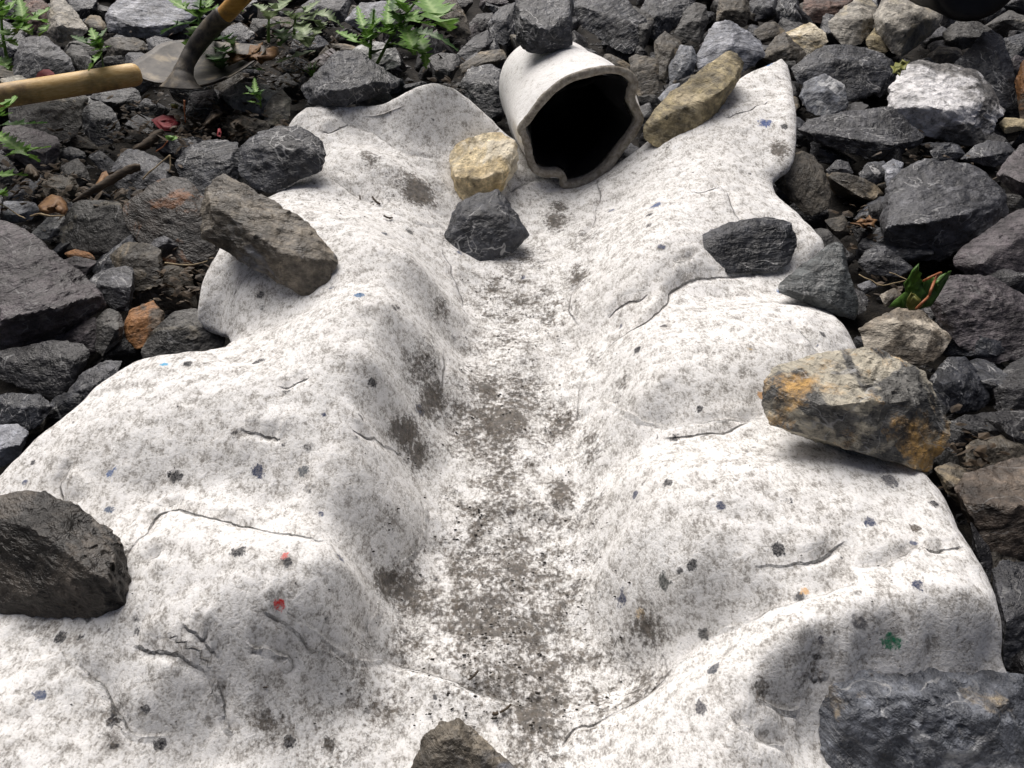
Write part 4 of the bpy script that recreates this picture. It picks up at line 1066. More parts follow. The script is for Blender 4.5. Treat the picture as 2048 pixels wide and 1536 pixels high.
# ------------------------------------------------------------------ small stones filling the gaps of the bank
protos = []
def build_gap_stones():
    kinds = ['black', 'dark', 'dark', 'mid', 'brown', 'slate', 'black', 'purple']
    meshes = []
    for k in range(10):
        rg = np.random.default_rng(400 + k)
        pts = rg.normal(size=(11, 3)); pts /= np.linalg.norm(pts, axis=1)[:, None]
        pts *= np.array([1.0, rg.uniform(.6, .9), rg.uniform(.4, .7)]) * 0.066
        V, F, c0 = stone_mesh(pts, 900 + k, 4)
        me = bpy.data.meshes.new('stone'); me.from_pydata([tuple(v) for v in V], [], F)
        me.polygons.foreach_set('use_smooth', np.ones(len(me.polygons), bool)); me.set_sharp_from_angle(angle=RAD(38))
        me.materials.append(RM[kinds[k % 8]]); meshes.append(me)
    KW = {'dark_slate_stone': 'blue-black', 'black_slate_stone': 'black', 'grey_slate_stone': 'slate-grey', 'purple_grey_stone': 'purplish', 'mid_grey_stone': 'mid-grey', 'brown_grey_stone': 'brownish'}
    LAND = [(P(np.array([a], float), np.array([b], float), np.array([.05]))[0], t) for a, b, t in (
        (60, 90, 'beside the tall thistle weed'), (180, 90, 'behind the wooden handle'), (340, 60, 'behind the shovel'), (380, 230, 'below the shovel'), (600, 60, 'among the dusty weeds'),
        (820, 90, 'under the bright weeds'), (1000, 60, 'beside the felt tube'), (1300, 150, 'between tube and olive stone'), (1450, 30, 'behind the olive stone'), (1640, 110, 'behind the felt tip'),
        (1830, 60, 'below the big pale rock'), (1980, 60, 'round the black bucket'), (1900, 290, 'below the white-crusted rock'), (1690, 370, 'beside the dark boulder'), (1990, 480, 'beyond the dark boulder'),
        (1780, 580, 'round the green maple leaf'), (1950, 760, 'behind the orange-patched rock'), (1960, 1000, 'beside the rust-stained rock'), (2020, 1250, 'beside the folded felt corner'),
        (130, 380, 'round the charred stick'), (300, 470, 'round the rust-stained dark rock'), (350, 600, 'in the felt edge notch'), (120, 560, 'round the purplish slab'), (60, 780, 'below the black slate'), (1024, -60, 'on top of the bank'), (400, -60, 'on the bank above the weeds'), (1700, -60, 'on the bank above the pale rocks'))]
    rg = random.Random(3)
    cnt = 0
    y = -0.62
    while y < 1.8:
        x = -1.75
        while x < 1.75:
            st = 0.112
            px_, py_ = x + rg.uniform(-.03, .03), y + rg.uniform(-.03, .03)
            x += st
            half = 0.66 * ((py_ + 0.909) * 0.766 + 0.26) + 0.12
            if abs(px_) > half: continue
            if in_felt(px_, py_): continue
            s = rg.uniform(.65, 1.15)
            o = bpy.data.objects.new('stone', rg.choice(meshes))
            COL.objects.link(o)
            o.location = (px_, py_, SLOPE * py_ + 0.016 * s + rg.uniform(-.006, .014))
            o.scale = (s, s, s)
            o.rotation_euler = (rg.uniform(-.5, .5), rg.uniform(-.5, .5), rg.uniform(0, 6.3))
            near = min(LAND, key=lambda l: (l[0][0] - px_) ** 2 + (l[0][1] - py_) ** 2)[1]
            tag(o, 'small ' + KW[o.data.materials[0].name] + ' stone sunk in the rubble ' + near, 'stone', 'small stones sunk in the rubble bank')
            cnt += 1
        y += 0.112
    print('gap stones', cnt)
    # the rubble goes on beyond what the photograph shows
    V, F = [], []
    lows = []
    for k in range(6):
        rr = np.random.default_rng(700 + k)
        pts = rr.normal(size=(11, 3)); pts /= np.linalg.norm(pts, axis=1)[:, None]
        pts *= np.array([1.0, .8, .6]) * 0.075
        v, f, _ = stone_mesh(pts, 760 + k, 3); lows.append((v, f))
    y = -1.3
    while y < 3.2:
        x = -2.9
        while x < 2.9:
            px_, py_ = x + rg.uniform(-.04, .04), y + rg.uniform(-.04, .04)
            x += .115
            half = 0.66 * ((py_ + 0.909) * 0.766 + 0.26) + 0.13
            if (abs(px_) < half and -.62 < py_ < 1.76) or in_felt(px_, py_) or abs(px_) > half + .75: continue
            if py_ < -.55 and abs(px_) < .55: continue
            v, f = rg.choice(lows); an = rg.uniform(0, 6.3); sc_ = rg.uniform(.6, 1.25)
            R = np.array(Matrix.Rotation(an, 3, 'Z') @ Matrix.Rotation(rg.uniform(-.6, .6), 3, 'X'))
            b0 = len(V); V.extend(v @ R.T * sc_ + np.array([px_, py_, SLOPE * min(max(py_, -3), 3) + .02 + rg.uniform(0, .03)]))
            F.extend([tuple(b0 + i for i in t) for t in f])
        y += .115
    o = mesh_obj('rubble', V, F, RM['slate'], sharp=38)
    tag(o, 'grey broken rubble carrying on around the bank', 'rubble', kind='stuff')
build_gap_stones()

# ------------------------------------------------------------------ tools
def build_tools():
    # loose wooden handle
    a = P(np.array([283.0]), np.array([147.0]), np.array([.155]))[0]
    b = P(np.array([-90.0]), np.array([207.0]), np.array([.15]))[0]
    r = 22.0 / FPX * depth(a)
    d = (b - a); L = np.linalg.norm(d); d /= L
    path, rad = [], []
    for s, k in ((0, .30), (.002, .62), (.006, .86), (.012, .97), (.02, 1.0)):
        path.append(a + d * s); rad.append(r * k)
    for s in np.linspace(.06, L, 14):
        path.append(a + d * s); rad.append(r * (1.0 + .012 * math.sin(s * 9)))
    V, F = tube(path, rad, 28)
    o = mesh_obj('tool_handle', V, F, M_WOOD, sharp=60)
    # object coordinates along the shaft for the grain
    mw = Matrix.Translation(Vector(a)) @ Vector(d).to_track_quat('X', 'Z').to_matrix().to_4x4()
    o.data.transform(mw.inverted()); o.matrix_world = mw
    tag(o, 'pale worn wooden tool handle with a rounded end lying on rocks', 'tool handle')

    # shovel
    sh = empty('shovel', P(np.array([370.0]), np.array([172.0]), np.array([.12]))[0])
    A = P(np.array([243.0]), np.array([148.0]), np.array([.135]))[0]
    B = P(np.array([452.0]), np.array([166.0]), np.array([.135]))[0]
    xv = B - A; Wd = np.linalg.norm(xv); xv /= Wd
    yv = np.array([-0.34, 0.92, 0.20]); yv -= xv * (yv @ xv); yv /= np.linalg.norm(yv)
    zv = np.cross(xv, yv)
    if zv[2] < 0: zv = -zv
    mid = (A + B) / 2
    nu, nv = 25, 22
    V = []
    for j in range(nv):
        t = j / (nv - 1)
        wd = (1.0 + .06 * math.sin(t * 3.1)) if t < .55 else (1.05 * math.sqrt(max(0, 1 - ((t - .55) / .45) ** 2.2)) + .02)
        for i in range(nu):
            u = -1 + 2 * i / (nu - 1)
            x = u * wd * Wd / 2; y = t * 0.235
            z = 0.026 * (u * wd) ** 2 - 0.018 - 0.02 * math.sin(t * 2.2) + 0.02 * t + 0.010 * math.exp(-((u) / .22) ** 2) * max(0, 1 - t * 1.6)
            if j == 0: z += 0.004
            V.append(mid + xv * x + yv * y + zv * z)
    F = [(j * nu + i, j * nu + i + 1, (j + 1) * nu + i + 1, (j + 1) * nu + i) for j in range(nv - 1) for i in range(nu - 1)]
    o = mesh_obj('blade', V, F, M_STEEL); child(o, sh)
    md = o.modifiers.new('thickness', 'SOLIDIFY'); md.thickness = 0.0028
    # forged socket, flaring into the blade
    pp = [(362,174,.125),(364,160,.135),(367,145,.145),(374,124,.16),(386,102,.175),(404,77,.195),(425,52,.215),(449,30,.235)]
    q = np.array(pp, float)
    path = catmull(P(q[:, 0], q[:, 1], q[:, 2]), 6)
    wpx = np.interp(np.linspace(0, 1, len(path)), [0, .12, .25, .4, .55, .75, 1], [44, 30, 21, 16, 16.5, 18.5, 19.5])
    V, F = tube(path, [wv / FPX * depth(p) for wv, p in zip(wpx, path)], 22)
    V = np.array(V)
    # flatten the flare towards the blade
    n = len(path)
    for i in range(n):
        s = i / (n - 1)
        k = max(0.0, 1 - s / .3)
        if k > 0:
            ring = V[i * 22:(i + 1) * 22]; cc = path[i]
            hz = (ring - cc) @ zv
            V[i * 22:(i + 1) * 22] = ring - np.outer(hz * k * .72, zv)
    o = mesh_obj('socket', V, F, M_STEEL); child(o, sh)
    ee = path[-1]; dv = path[-1] - path[-4]; dv /= np.linalg.norm(dv)
    e2 = P(np.array([520.0]), np.array([-45.0]), np.array([.31]))[0]
    V, F = tube(np.array([ee - dv * .01, ee + dv * .004, (ee + e2) / 2, e2, e2 + (e2 - ee) * 1.6]), [r_ / FPX * depth(ee) for r_ in (16, 17, 17, 17, 17)], 20)
    o = mesh_obj('shaft', V, F, M_OWOOD); child(o, sh)
    tag(sh, 'muddy steel shovel with an orange wooden shaft lying among the weeds', 'shovel')

    # black bucket on the stones
    # it lies on its side, its round bottom towards the viewer
    c = PZ(1962.0, -48.0, 1.62)
    sc = depth(c) / FPX
    R0 = 88 * sc; seg = 48
    ax = np.array([0.14, 1.0, 0.10]); ax /= np.linalg.norm(ax)
    a1 = np.cross(ax, [0, 0, 1.0]); a1 /= np.linalg.norm(a1); a2 = np.cross(a1, ax)
    prof = [(0, .010), (.55, .010), (.62, .006), (.70, .004), (.80, 0), (.90, .001), (.97, .006), (1.0, .016), (1.02, .06), (1.10, .22), (1.13, .235), (1.16, .24), (1.16, .26), (1.12, .265), (1.0, .10), (.9, .03), (0, .02)]
    V, F = [], []
    for (rr, z) in prof:
        for k in range(seg):
            an = 2 * math.pi * k / seg
            V.append(c + (math.cos(an) * a1 + math.sin(an) * a2) * rr * R0 + ax * z)
    for i in range(len(prof) - 1):
        for k in range(seg):
            k2 = (k + 1) % seg
            F.append((i * seg + k, i * seg + k2, (i + 1) * seg + k2, (i + 1) * seg + k))
    be = empty('bucket', c)
    o = mesh_obj('pail', V, F, M_BLACK, sharp=50); child(o, be)
    tag(be, 'black round plastic bucket lying on its side on the rocks', 'bucket')
build_tools()

# ------------------------------------------------------------------ plants and leaves
def leaf_verts(path, width, teeth=9, up=None, fold=0.35, tooth=0.4, taper=True, rg=random):
    """blade along a curved path with a toothed margin, folded along the midrib"""
    path = catmull(path, max(2, int(teeth * 2 / (len(path) - 1))))
    n = len(path); V, F, rib = [], [], []
    for i in range(n):
        t = i / (n - 1)
        tg = path[min(i + 1, n - 1)] - path[max(i - 1, 0)]; tg /= np.linalg.norm(tg) + 1e-9
        sd = np.cross(tg, up if up is not None else np.array([0, -.35, 1.0])); sd /= np.linalg.norm(sd) + 1e-9
        nm = np.cross(sd, tg)
        if nm[2] < 0: nm = -nm
        prof = math.sin(math.pi * min(1, (t * .92 + .08)) ** .8) ** .75 if taper else 1
        wd = width * prof * (1 + tooth * (1 if i % 2 else -1) * (0.7 + .6 * rg.random()))
        wd = max(wd, width * .04)
        fw = 0.35 * (1 if i % 2 else 0) * width * tooth
        wob = .12 * width * math.sin(i * 1.7)
        V += [path[i] - sd * wd + nm * (wd * fold + wob) + tg * fw, path[i] - sd * wd * .5 + nm * wd * fold * .35, path[i], path[i] + sd * wd * .5 + nm * wd * fold * .35, path[i] + sd * wd + nm * (wd * fold - wob) + tg * fw]
        rib += [0, .55, 1, .55, 0]
    for i in range(n - 1):
        for k in range(4):
            F.append((i * 5 + k, i * 5 + k + 1, (i + 1) * 5 + k + 1, (i + 1) * 5 + k))
    return V, F, rib

def leaf_obj(name, path, width, mat, parent=None, **kw):
    V, F, rib = leaf_verts(path, width, **kw)
    o = mesh_obj(name, V, F, mat)
    at = o.data.attributes.new('rib', 'FLOAT', 'POINT'); at.data.foreach_set('value', np.array(rib, np.float32))
    if parent: child(o, parent)
    return o

def pts3(l, hs):
    a = np.array(l, float)
    h = np.interp(np.linspace(0, 1, len(a)), np.linspace(0, 1, len(hs)), hs)
    return P(a[:, 0], a[:, 1], h)

PLANTS = [
 ('bright toothed weed with one slim upright stem beside the blue-black rock', [(740,120),(742,78),(746,45),(748,20)], (.10,.22), L_GREEN, [
   ([(740,96),(709,80),(672,62)],9),([(741,78),(744,49),(748,16)],7),([(744,80),(766,62),(786,50)],8),([(738,75),(725,49),(715,12)],7),([(742,110),(776,96),(811,96)],10),([(743,60),(752,45),(762,35)],6),([(740,70),(731,76),(727,86)],7)]),
 ('large bright green thistle weed leaning towards the tube', [(754,127),(781,76),(807,35),(838,-4)], (.09,.26), L_GREEN, [
   ([(787,78),(830,66),(873,74),(917,102)],9),([(795,55),(815,40),(838,20)],9),([(852,-2),(877,35),(902,62)],19),([(776,92),(811,90),(857,112)],11),([(828,68),(848,98),(852,138)],9),
   ([(781,66),(776,40),(778,-2)],8),([(800,45),(790,20),(795,-8)],9),([(812,30),(840,45),(870,52)],10),([(806,50),(822,84),(828,110)],10),([(815,25),(800,5),(815,-10)],8),([(785,72),(768,64),(756,58)],8)]),
 ('weed with arching toothed leaves behind the shovel socket', [(396,98),(398,60),(399,30),(402,-2)], (.10,.24), L_GREEN, [
   ([(397,34),(369,16),(338,-2)],9),([(398,47),(359,50),(322,68)],10),([(403,28),(437,17),(487,22)],8),([(398,29),(400,12),(405,-8)],8),([(402,35),(414,12),(423,-4)],8),([(396,53),(384,74),(372,96)],9)]),
 ('dusty weed with a thick pale stem and curled top leaves', [(537,82),(537,55),(538,38)], (.08,.17), L_GREY, [
   ([(538,39),(527,18),(506,8)],6),([(540,38),(554,18),(586,-3)],11),([(539,56),(558,47),(582,48)],8)]),
 ('dusty grey-green thistle rosette with a bright tip', [(588,74),(589,55),(591,38)], (.08,.17), L_GREY, [
   ([(591,39),(613,21),(640,1)],7),([(588,39),(580,30),(567,22)],6),([(599,45),(609,64),(620,92)],9),([(610,30),(650,30),(688,58)],9),([(650,45),(632,66),(620,90)],7),([(591,68),(602,80),(616,94)],8),([(558,125),(593,112),(630,101)],8),([(595,40),(625,40),(650,60)],8)]),
 ('tall thistle weed with many pale toothed leaves beside the wooden handle', [(17,132),(7,80),(3,40),(8,-4)], (.10,.26), L_GREEN, [
   ([(3,38),(16,18),(32,0)],7),([(43,52),(44,24),(38,-4)],9),([(45,46),(74,33),(100,15)],9),([(39,43),(70,38),(97,46)],7),([(39,41),(20,37),(2,38)],6),([(46,48),(56,60),(64,70)],7),([(93,50),(88,62),(79,73)],6),
   ([(35,45),(36,57),(33,68)],7),([(-4,118),(12,128),(22,142)],8),([(4,82),(20,82),(35,92)],7),([(5,60),(18,70),(30,70)],7),([(2,20),(-6,8),(-10,-6)],8),([(6,95),(-4,90),(-12,92)],7)]),
 ('small bright seedling weed behind the pale wooden handle', [(207,136),(204,115),(201,97)], (.10,.18), L_GREEN, [
   ([(201,99),(191,78),(182,56)],6.5),([(198,97),(170,84),(142,71)],6),([(204,94),(202,74),(214,56)],4),([(203,101),(190,121),(177,142)],4.5),([(202,98),(212,95),(222,92)],3.5),([(200,99),(192,100),(184,102)],3)]),
 ('weed with drooping leaves hanging over the purplish stone', [(-22,300),(-18,255),(-10,225)], (.10,.2), L_GREEN, [
   ([(-4,228),(14,213),(32,192)],10),([(4,250),(49,248),(95,246)],7),([(-4,268),(35,296),(79,324)],9),([(14,311),(59,301),(101,294)],9),([(-6,350),(25,350),(58,352)],8),([(-8,385),(2,388),(14,392)],8),([(-10,225),(5,232),(24,226)],6)]),
 ('tiny green seedling on the whitish speckled rock', [(522,214),(520,200),(514,186)], (.12,.16), L_GREEN, [
   ([(520,200),(511,180),(509,155)],4),([(519,197),(505,184),(491,171)],3),([(517,193),(498,187),(485,188)],2.5),([(518,191),(523,184),(528,179)],3),([(521,210),(508,205),(494,202)],2.5)]),
 ('dark leafy weed shaded between shovel socket and oak leaf', [(425,135),(430,115),(432,95)], (.07,.13), L_DARK, [
   ([(429,80),(457,78),(467,90)],10),([(424,108),(438,121),(448,143)],11),([(462,148),(490,138),(530,141)],8),([(440,95),(452,104),(470,106)],9),([(560,60),(568,78),(560,92)],10)]),
]
def build_plants():
    rg = random.Random(5)
    for label, stem, (h0, h1), mat, leaves in PLANTS:
        sp = pts3(stem, (h0, h1))
        e = empty('thistle_weed', sp[0])
        path = catmull(sp, 5)
        r0 = 3.6 * depth(sp[0]) / FPX
        if 'seedling' in label: r0 *= .55
        V, F = tube(path, np.linspace(r0, r0 * .5, len(path)), 8)
        o = mesh_obj('stem', V, F, L_STEM); at = o.data.attributes.new('rib', 'FLOAT', 'POINT'); child(o, e)
        ys = np.array(stem, float)[:, 1]; hs = np.linspace(h0, h1, len(stem))
        order = np.argsort(ys)
        for lp, wpx in leaves:
            ha = float(np.interp(lp[0][1], ys[order], hs[order]))
            k = rg.uniform(.0, .03)
            m3 = pts3(lp, (ha, ha + .02 + k, max(.06, ha + rg.uniform(-.03, .02))))
            wd = wpx * 1.4 * depth(m3[0]) / FPX
            leaf_obj('leaf', m3, wd, (L_DARK if (mat is L_GREEN and rg.random() < .22) else mat), e, teeth=max(6, min(13, int(np.linalg.norm(m3[-1] - m3[0]) / .011))), rg=rg)
        tag(e, label, 'weed', 'weeds growing through the rubble')
    # low grass tuft
    e = empty('grass_tuft', P(np.array([625.0]), np.array([156.0]), np.array([.07]))[0])
    for tx, ty in ((602,139),(609,131),(616,126),(621,122),(629,124),(637,130),(642,139),(633,120)):
        m3 = pts3([(625, 156), ((625 + tx) / 2 + rg.uniform(-2, 2), (156 + ty) / 2 - 4), (tx, ty)], (.07, .1, .1))
        leaf_obj('blade', m3, .0016, L_GREEN, e, teeth=4, tooth=0.0, rg=rg)
    tag(e, 'thin tuft of green grass beside the blue-black rock', 'grass')
build_plants()

def flat_leaf(name, outline, hs, mat, label, cat='leaf', center=None, curl=0.006, group=None, seed=0, rim=0.0, rough=0.006):
    """leaf with a traced outline, domed and curled"""
    q = np.array(outline, float)
    c = q.mean(0) if center is None else np.array(center, float)
    rings = 6; n = len(q); V, F, rib = [], [], []
    hs = np.broadcast_to(np.asarray(hs, float), (n,))
    hc = hs.mean()
    V.append(P(c[:1], c[1:2], np.array([hc + curl]))[0]); rib.append(.7)
    for r in range(1, rings + 1):
        f = r / rings
        pp = c + (q - c) * f
        hh = hc + (hs - hc) * f + curl * (1 - f * f) + .003 * np.sin(np.arange(n) * 1.9 + seed) * f + rim * f ** 3
        hh = hh + rough * vnoise(np.stack([pp[:, 0] / 7, pp[:, 1] / 5, 0 * pp[:, 0] + seed + outline[0][0]], 1))
        V += list(P(pp[:, 0], pp[:, 1], hh)); rib += [(.9 if (k % 4 == 0) else .3) * (1 - f) for k in range(n)]
    for k in range(n):
        k2 = (k + 1) % n
        F.append((0, 1 + k, 1 + k2))
        for r in range(rings - 1):
            a = 1 + r * n
            F.append((a + k, a + n + k, a + n + k2, a + k2))
    o = mesh_obj(name, V, F, mat)
    at = o.data.attributes.new('rib', 'FLOAT', 'POINT'); at.data.foreach_set('value', np.array(rib, np.float32))
    md = o.modifiers.new('thickness', 'SOLIDIFY'); md.thickness = 0.0006
    if label: tag(o, label, cat, group)
    return o

def build_leaves():
    flat_leaf('fallen_leaf', [(450,105),(468,108),(480,112),(497,108),(500,90),(512,92),(527,83),(524,95),(512,106),(522,112),(532,108),(545,93),(556,95),(559,108),(545,120),(530,122),(522,130),(515,122),(500,124),(480,118),(470,122),(458,132),(452,122),(460,114)], .13, L_BROWN, 'orange brown lobed oak leaf among the weeds', curl=.012)
    flat_leaf('fallen_leaf', [(70,158),(76,146),(86,139),(98,139),(108,146),(113,157),(110,166),(92,168),(72,166)], .14, L_RED, 'round red leaf behind the wooden handle', curl=.008)
    flat_leaf('fallen_leaf', [(76,412),(92,396),(104,389),(122,394),(132,405),(136,420),(128,432),(112,424),(96,428),(80,422)], .12, L_BROWN, 'crumpled dark brown leaf on the pale blue stone', curl=.005, rim=-.003, rough=.004, seed=3)
    flat_leaf('fallen_leaf', [(186,376),(196,362),(204,346),(213,342),(218,352),(212,364),(204,368),(196,378),(188,384)], .10, L_BROWN, 'small bright orange curled leaf beside the charred stick', curl=.012)
    flat_leaf('fallen_leaf', [(48,345),(54,330),(62,328),(74,340),(80,352),(74,362),(62,358),(54,356)], .09, L_LITTER, 'pale crumpled leaf beside the weed', curl=.012)
    flat_leaf('fallen_leaf', [(405,252),(414,236),(424,222),(436,218),(446,226),(436,238),(424,246),(410,256)], .07, L_LITTER, 'brown curled dead leaf in the litter below the shovel', curl=.012)
    flat_leaf('fallen_leaf', [(460,248),(470,240),(478,236),(487,238),(482,248),(488,254),(476,262),(466,258)], .07, L_LITTER, 'pale shrivelled dead leaf beside the brown litter leaf', curl=.010)
    flat_leaf('fallen_leaf', [(434,272),(436,258),(440,256),(443,266),(441,275)], .08, L_RED, 'tiny crimson leaf in the leaf litter', curl=.004)
    flat_leaf('fallen_leaf', [(330,272),(340,271),(352,272),(356,277),(346,282),(335,280)], .09, L_GREEN, 'small light green leaflet in the litter', curl=.004)
    flat_leaf('fallen_leaf', [(339,258),(346,252),(354,252),(354,260),(346,266)], .09, L_LITTER, 'small pinkish tan leaf in the litter', curl=.004)
    flat_leaf('fallen_leaf', [(302,240),(325,230),(350,232),(362,246),(350,262),(322,262)], .06, L_RED, 'dark red leaf shaded below the shovel', curl=.004)
    flat_leaf('fallen_leaf', [(340,208),(350,206),(358,210),(354,218),(344,216)], .08, L_YELL, 'tiny yellow-green leaf under the shovel blade', curl=.004)
    flat_leaf('fallen_leaf', [(1780,132),(1787,134),(1790,125),(1799,127),(1805,119),(1812,124),(1820,121),(1813,132),(1812,140),(1803,141),(1800,153),(1792,146),(1784,149),(1786,140)], .15, L_YELL, 'curled yellow-green leaf above the white-crusted rock', curl=.003)
    flat_leaf('fallen_leaf', [(1700,446),(1712,444),(1722,437),(1730,440),(1738,430),(1744,438),(1755,440),(1748,447),(1752,456),(1738,452),(1728,458),(1718,450)], .06, L_BROWN, 'wet orange dead leaf near the dark boulder', curl=.002)
    # green maple leaf with red stalk
    root = empty('maple_leaf', P(np.array([1840.0]), np.array([610.0]), np.array([.10]))[0])
    parts = [
     ('leaf_blade', [(1776,616),(1788,602),(1799,600),(1803,588),(1811,583),(1808,566),(1817,556),(1825,540),(1838,526),(1837,541),(1844,547),(1840,557),(1850,563),(1846,576),(1851,586),(1838,601),(1826,612),(1802,614)], [.10,.105,.11,.12,.13,.145,.155,.17,.185,.175,.17,.16,.15,.145,.135,.13,.12,.11], L_MAPLE),
     ('leaf_blade', [(1846,562),(1858,552),(1872,556),(1884,550),(1896,543),(1902,541),(1896,556),(1886,575),(1876,592),(1862,612),(1846,612),(1842,590)], [.15,.15,.145,.15,.15,.15,.14,.13,.12,.11,.11,.13], L_MAPLE),
     ('leaf_blade', [(1800,616),(1808,590),(1822,570),(1838,560),(1852,566),(1868,560),(1884,566),(1878,590),(1862,612),(1840,618)], [.115,.125,.135,.14,.14,.14,.135,.125,.115,.11], L_MAPLE),
     ('leaf_lobe', [(1812,612),(1814,598),(1822,585),(1830,588),(1842,600),(1846,612),(1832,620),(1818,620)], [.13,.145,.155,.155,.15,.14,.13,.125], L_YELL)]
    for nm, ol, hs, mt in parts:
        o = flat_leaf(nm, ol, hs, mt, None, curl=.003, rough=.003); child(o, root)
    V, F = tube(catmull(pts3([(1882,546),(1872,556),(1862,580),(1858,592),(1846,604),(1832,618)], (.17,.17,.17,.16,.16,.15)), 4), .0016, 7)
    o = mesh_obj('stalk', V, F, L_REDSTEM); o.data.attributes.new('rib', 'FLOAT', 'POINT'); child(o, root)
    V, F = tube(catmull(pts3([(1882,545),(1866,552),(1846,562)], (.17,.175,.165)), 4), .0014, 7)
    o = mesh_obj('stalk', V, F, L_REDSTEM); o.data.attributes.new('rib', 'FLOAT', 'POINT'); child(o, root)
    tag(root, 'green maple leaf with a red stalk wedged between stones', 'leaf')
    # sticks
    def stick(pl, hs, rpx, mat, label, cat='stick', name='stick'):
        p = catmull(pts3(pl, hs), 5); n = len(p)
        r = [rp * depth(q) / FPX * (1 + .12 * math.sin(i * 2.3)) for i, (q, rp) in enumerate(zip(p, np.interp(np.linspace(0, 1, n), np.linspace(0, 1, len(rpx)), rpx)))]
        V, F = tube(p, r, 9); V = np.array(V) + .0012 * np.stack([vnoise(np.array(V) * 90 + k) for k in (0, 7, 13)], 1)
        tag(mesh_obj(name, V, F, mat), label, cat)
    stick([(143,404),(185,382),(230,355),(262,338),(281,334)], (.11,.12,.13,.13), (2, 7, 9, 8, 6), M_TWIG, 'charred dark stick lying across the flat grey slab')
    stick([(285,358),(310,335),(340,310)], (.13,.15), (1.6, 1.3, 1.2), M_STRAW, 'thin bent straw leaning over the flat grey slab', 'straw')
    stick([(340,310),(340,328),(339,345)], (.15,.13), (1.3, 1.1), M_STRAW, 'short broken end of the straw hanging down', 'straw')
    stick([(265,302),(290,290),(312,272),(325,262)], (.07,.08), (4, 8, 9, 5), M_TWIG, 'split black piece of wood in the leaf litter')
    stick([(60,432),(78,428),(100,432),(128,431)], (.12,.125), (1.6, 2.2, 1.4), M_STRAW, 'flattened yellow straw on the pale blue stone', 'straw')
    stick([(0,408),(22,420),(50,438)], (.11,.12), (1.4, 1.2), M_STRAW, 'thin reddish straw crossing the flat pale blue stone', 'straw')
    stick([(368,200),(369,225),(371,245)], (.12,.08), (1.5, 1.2), L_REDSTEM, 'thin red stalk standing below the shovel', 'stalk', 'stalk')
    stick([(312,303),(325,293),(336,280)], (.08,.1), (1.1, 1.0), L_REDSTEM, 'thin red stalk of the small green leaflet', 'stalk', 'stalk')
    stick([(330,526),(380,530),(415,522)], (.06,.07), (1.6, 1.2), M_STRAW, 'thin brown straw reaching under the felt edge', 'straw')
    stick([(1718,548),(1740,560),(1765,570),(1810,562)], (.10,.10), (1.2, 1.2), M_STRAW, 'fine pale straw by the triangular stone', 'straw')
    stick([(1778,545),(1800,552),(1815,560)], (.10,.10), (1.1, 1.1), M_STRAW, 'fine straw pointing at the green leaf', 'straw')
    # twigs on the felt
    def felt_twig(a, b, rpx, label):
        q = Felt.hit(np.array([a[0], (a[0] + b[0]) / 2, b[0]], float), np.array([a[1], (a[1] + b[1]) / 2 + 2, b[1]], float))
        q[:, 2] += .0035
        V, F = tube(catmull(q, 4), rpx * depth(q[0]) / FPX, 6)
        tag(mesh_obj('twig', V, F, M_TWIG), label, 'twig', 'tiny twigs on the felt')
    for a, b, r_ in (((938,1365),(956,1347),2.5),((1000,1430),(1022,1414),2.5),((985,1432),(996,1431),4),((745,398),(760,412),2),((768,436),(785,440),1.8),((720,396),(722,408),1.6),((515,1376),(536,1380),1.6)):
        felt_twig(a, b, r_, 'tiny black twig lying on the felt')
build_leaves()

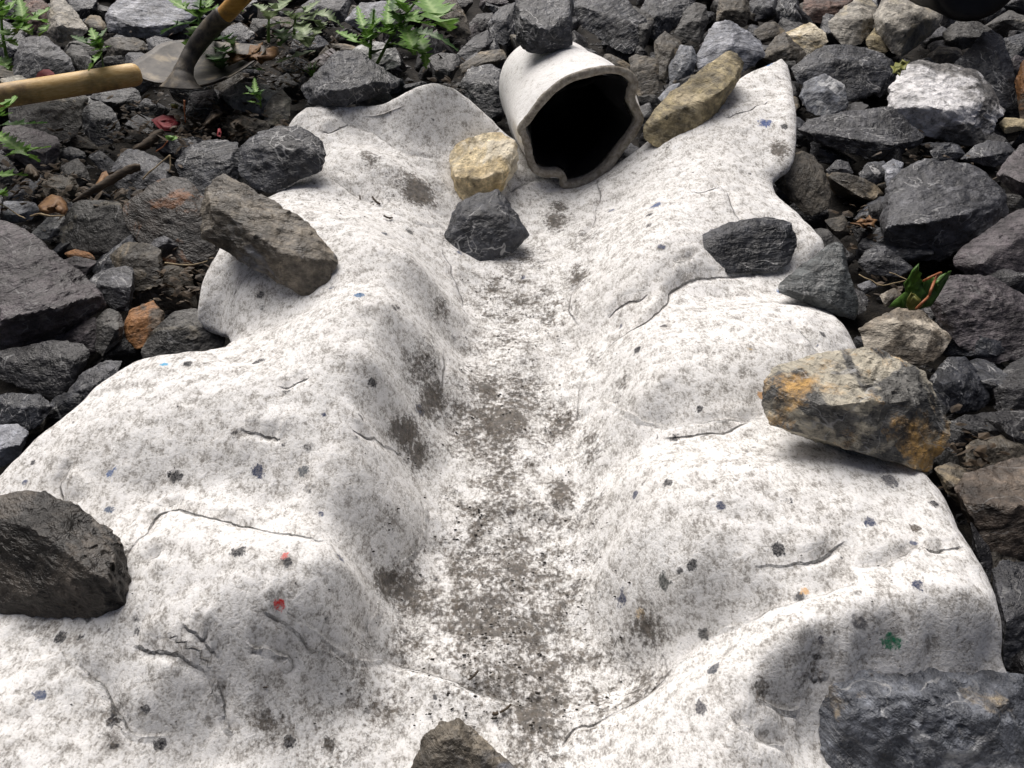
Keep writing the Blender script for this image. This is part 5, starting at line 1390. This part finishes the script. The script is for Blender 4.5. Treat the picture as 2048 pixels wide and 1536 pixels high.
# ------------------------------------------------------------------ litter between the stones and crumbs on the felt
def build_stuff():
    rg = random.Random(11)
    # dead leaf scraps and bark in the gaps
    V, F = [], []
    def scrap(c, s):
        b = len(V); n = rg.choice((5, 6, 7)); a0 = rg.uniform(0, 6.3)
        tx, ty = rg.uniform(-.8, .8), rg.uniform(-.8, .8); el = rg.uniform(.25, .8)
        V.append(c + np.array([0, 0, s * .25]))
        for k in range(n):
            an = a0 + 2 * math.pi * k / n; r = s * rg.uniform(.6, 1.2)
            x, y = math.cos(an) * r, math.sin(an) * r * el
            V.append(c + np.array([x, y, tx * x + ty * y + rg.uniform(-.15, .15) * s]))
        for k in range(n): F.append((b, b + 1 + k, b + 1 + (k + 1) % n))
    zones = [(330,260,150,60,260,.055),(180,395,150,40,160,.055),(430,250,110,40,200,.055),(350,560,60,60,140,.035),(1725,460,45,35,45,.03),(1800,570,50,25,25,.03),(560,130,120,50,200,.06),(60,360,80,50,120,.05),(640,120,80,60,120,.06),(1850,330,120,60,60,.04),(900,150,60,50,60,.05),(480,60,140,60,120,.05),(1950,890,60,60,60,.04)]
    for zx, zy, rx, ry, cnt, hh in zones:
        for _ in range(cnt):
            px, py = rg.gauss(zx, rx * .6), rg.gauss(zy, ry * .6)
            c = P(np.array([px]), np.array([py]), np.array([hh + rg.uniform(-.02, .02)]))[0]
            if in_felt(c[0], c[1]): continue
            scrap(c, rg.uniform(.003, .011))
    o = mesh_obj('leaf_litter', V, F, L_LITTER, smooth=False); o.data.attributes.new('rib', 'FLOAT', 'POINT')
    tag(o, 'brown dead leaf scraps and bark litter between the stones', 'leaf litter', kind='stuff')
    # crumbs
    GV, GF = [], []
    def crumb(VV, FF, c, s):
        b = len(VV)
        o6 = [(1, 0, 0), (-1, 0, 0), (0, 1, 0), (0, -1, 0), (0, 0, .7), (0, 0, -.5)]
        an = rg.uniform(0, 6.3); ca, sa = math.cos(an), math.sin(an)
        for x, y, z in o6:
            k = s * rg.uniform(.6, 1.25)
            VV.append(c + np.array([(x * ca - y * sa) * k * 1.2, (x * sa + y * ca) * k * .8, z * k]))
        for f in ((0, 2, 4), (2, 1, 4), (1, 3, 4), (3, 0, 4), (2, 0, 5), (1, 2, 5), (3, 1, 5), (0, 3, 5)): FF.append(tuple(b + i for i in f))
    V, F = [], []
    X, Y, Z = [], [], []
    for _ in range(900):      # along the channel
        t = rg.random() ** .8
        py = 500 + t * 960; wd = 95 + t * 150
        X.append(rg.gauss(1020 - 25 * t, wd * .55)); Y.append(py); Z.append(rg.choice((.0007, .0009, .0012, .0016)) * rg.uniform(.7, 1.3))
    for x, y, s in ((940,1017,7),(915,1015,5),(1085,1110,5),(1000,1060,4),(893,1203,8),(846,1205,7),(1075,1390,9),(945,985,4),(978,967,4),(1015,955,4),(1105,955,4),(920,918,4),(995,905,5),(1105,545,5),(1100,575,5),(1130,690,5),(1115,675,7),(925,790,4),(1180,565,5),(745,405,4),(760,395,3),(780,440,4),(710,420,3),(655,585,3),(700,500,3),(1090,1315,3),(985,1440,5)):
        X.append(x); Y.append(y); Z.append(s * .5 * 1.0 / FPX)
    for _ in range(160):
        X.append(rg.gauss(700, 60)); Y.append(rg.gauss(390, 30)); Z.append(rg.uniform(.0006, .0014))
    for _ in range(260):
        X.append(rg.uniform(60, 1950)); Y.append(rg.uniform(560, 1500)); Z.append(rg.uniform(.0005, .0010))
    q = Felt.hit(np.array(X, float), np.array(Y, float))
    for c, s in zip(q, Z):
        if in_felt(c[0], c[1]): crumb(V, F, c + np.array([0, 0, s * .4 + .001]), s)
    for _ in range(9000):
        yy = rg.uniform(-.55, 1.5); half = 0.66 * ((yy + 0.909) * 0.766 + 0.26) + 0.1
        xx = rg.uniform(-half, half)
        if in_felt(xx, yy): continue
        s_ = rg.choice((.0025, .003, .004, .005, .007, .010)) * rg.uniform(.7, 1.3)
        crumb(GV, GF, np.array([xx, yy, SLOPE * yy - .018 + rg.uniform(0, .018)]), s_)
    tag(mesh_obj('gravel', GV, GF, RM['black'], smooth=False), 'dark grit and gravel on the soil between the stones', 'gravel', kind='stuff')
    tag(mesh_obj('soil_crumbs', V, F, M_CRUMB), 'scattered black soil crumbs on the white felt', 'soil', kind='stuff')
build_stuff()
print('objects', len(bpy.data.objects), 'tris', sum(len(o.data.polygons) for o in bpy.data.objects if o.type == 'MESH'))
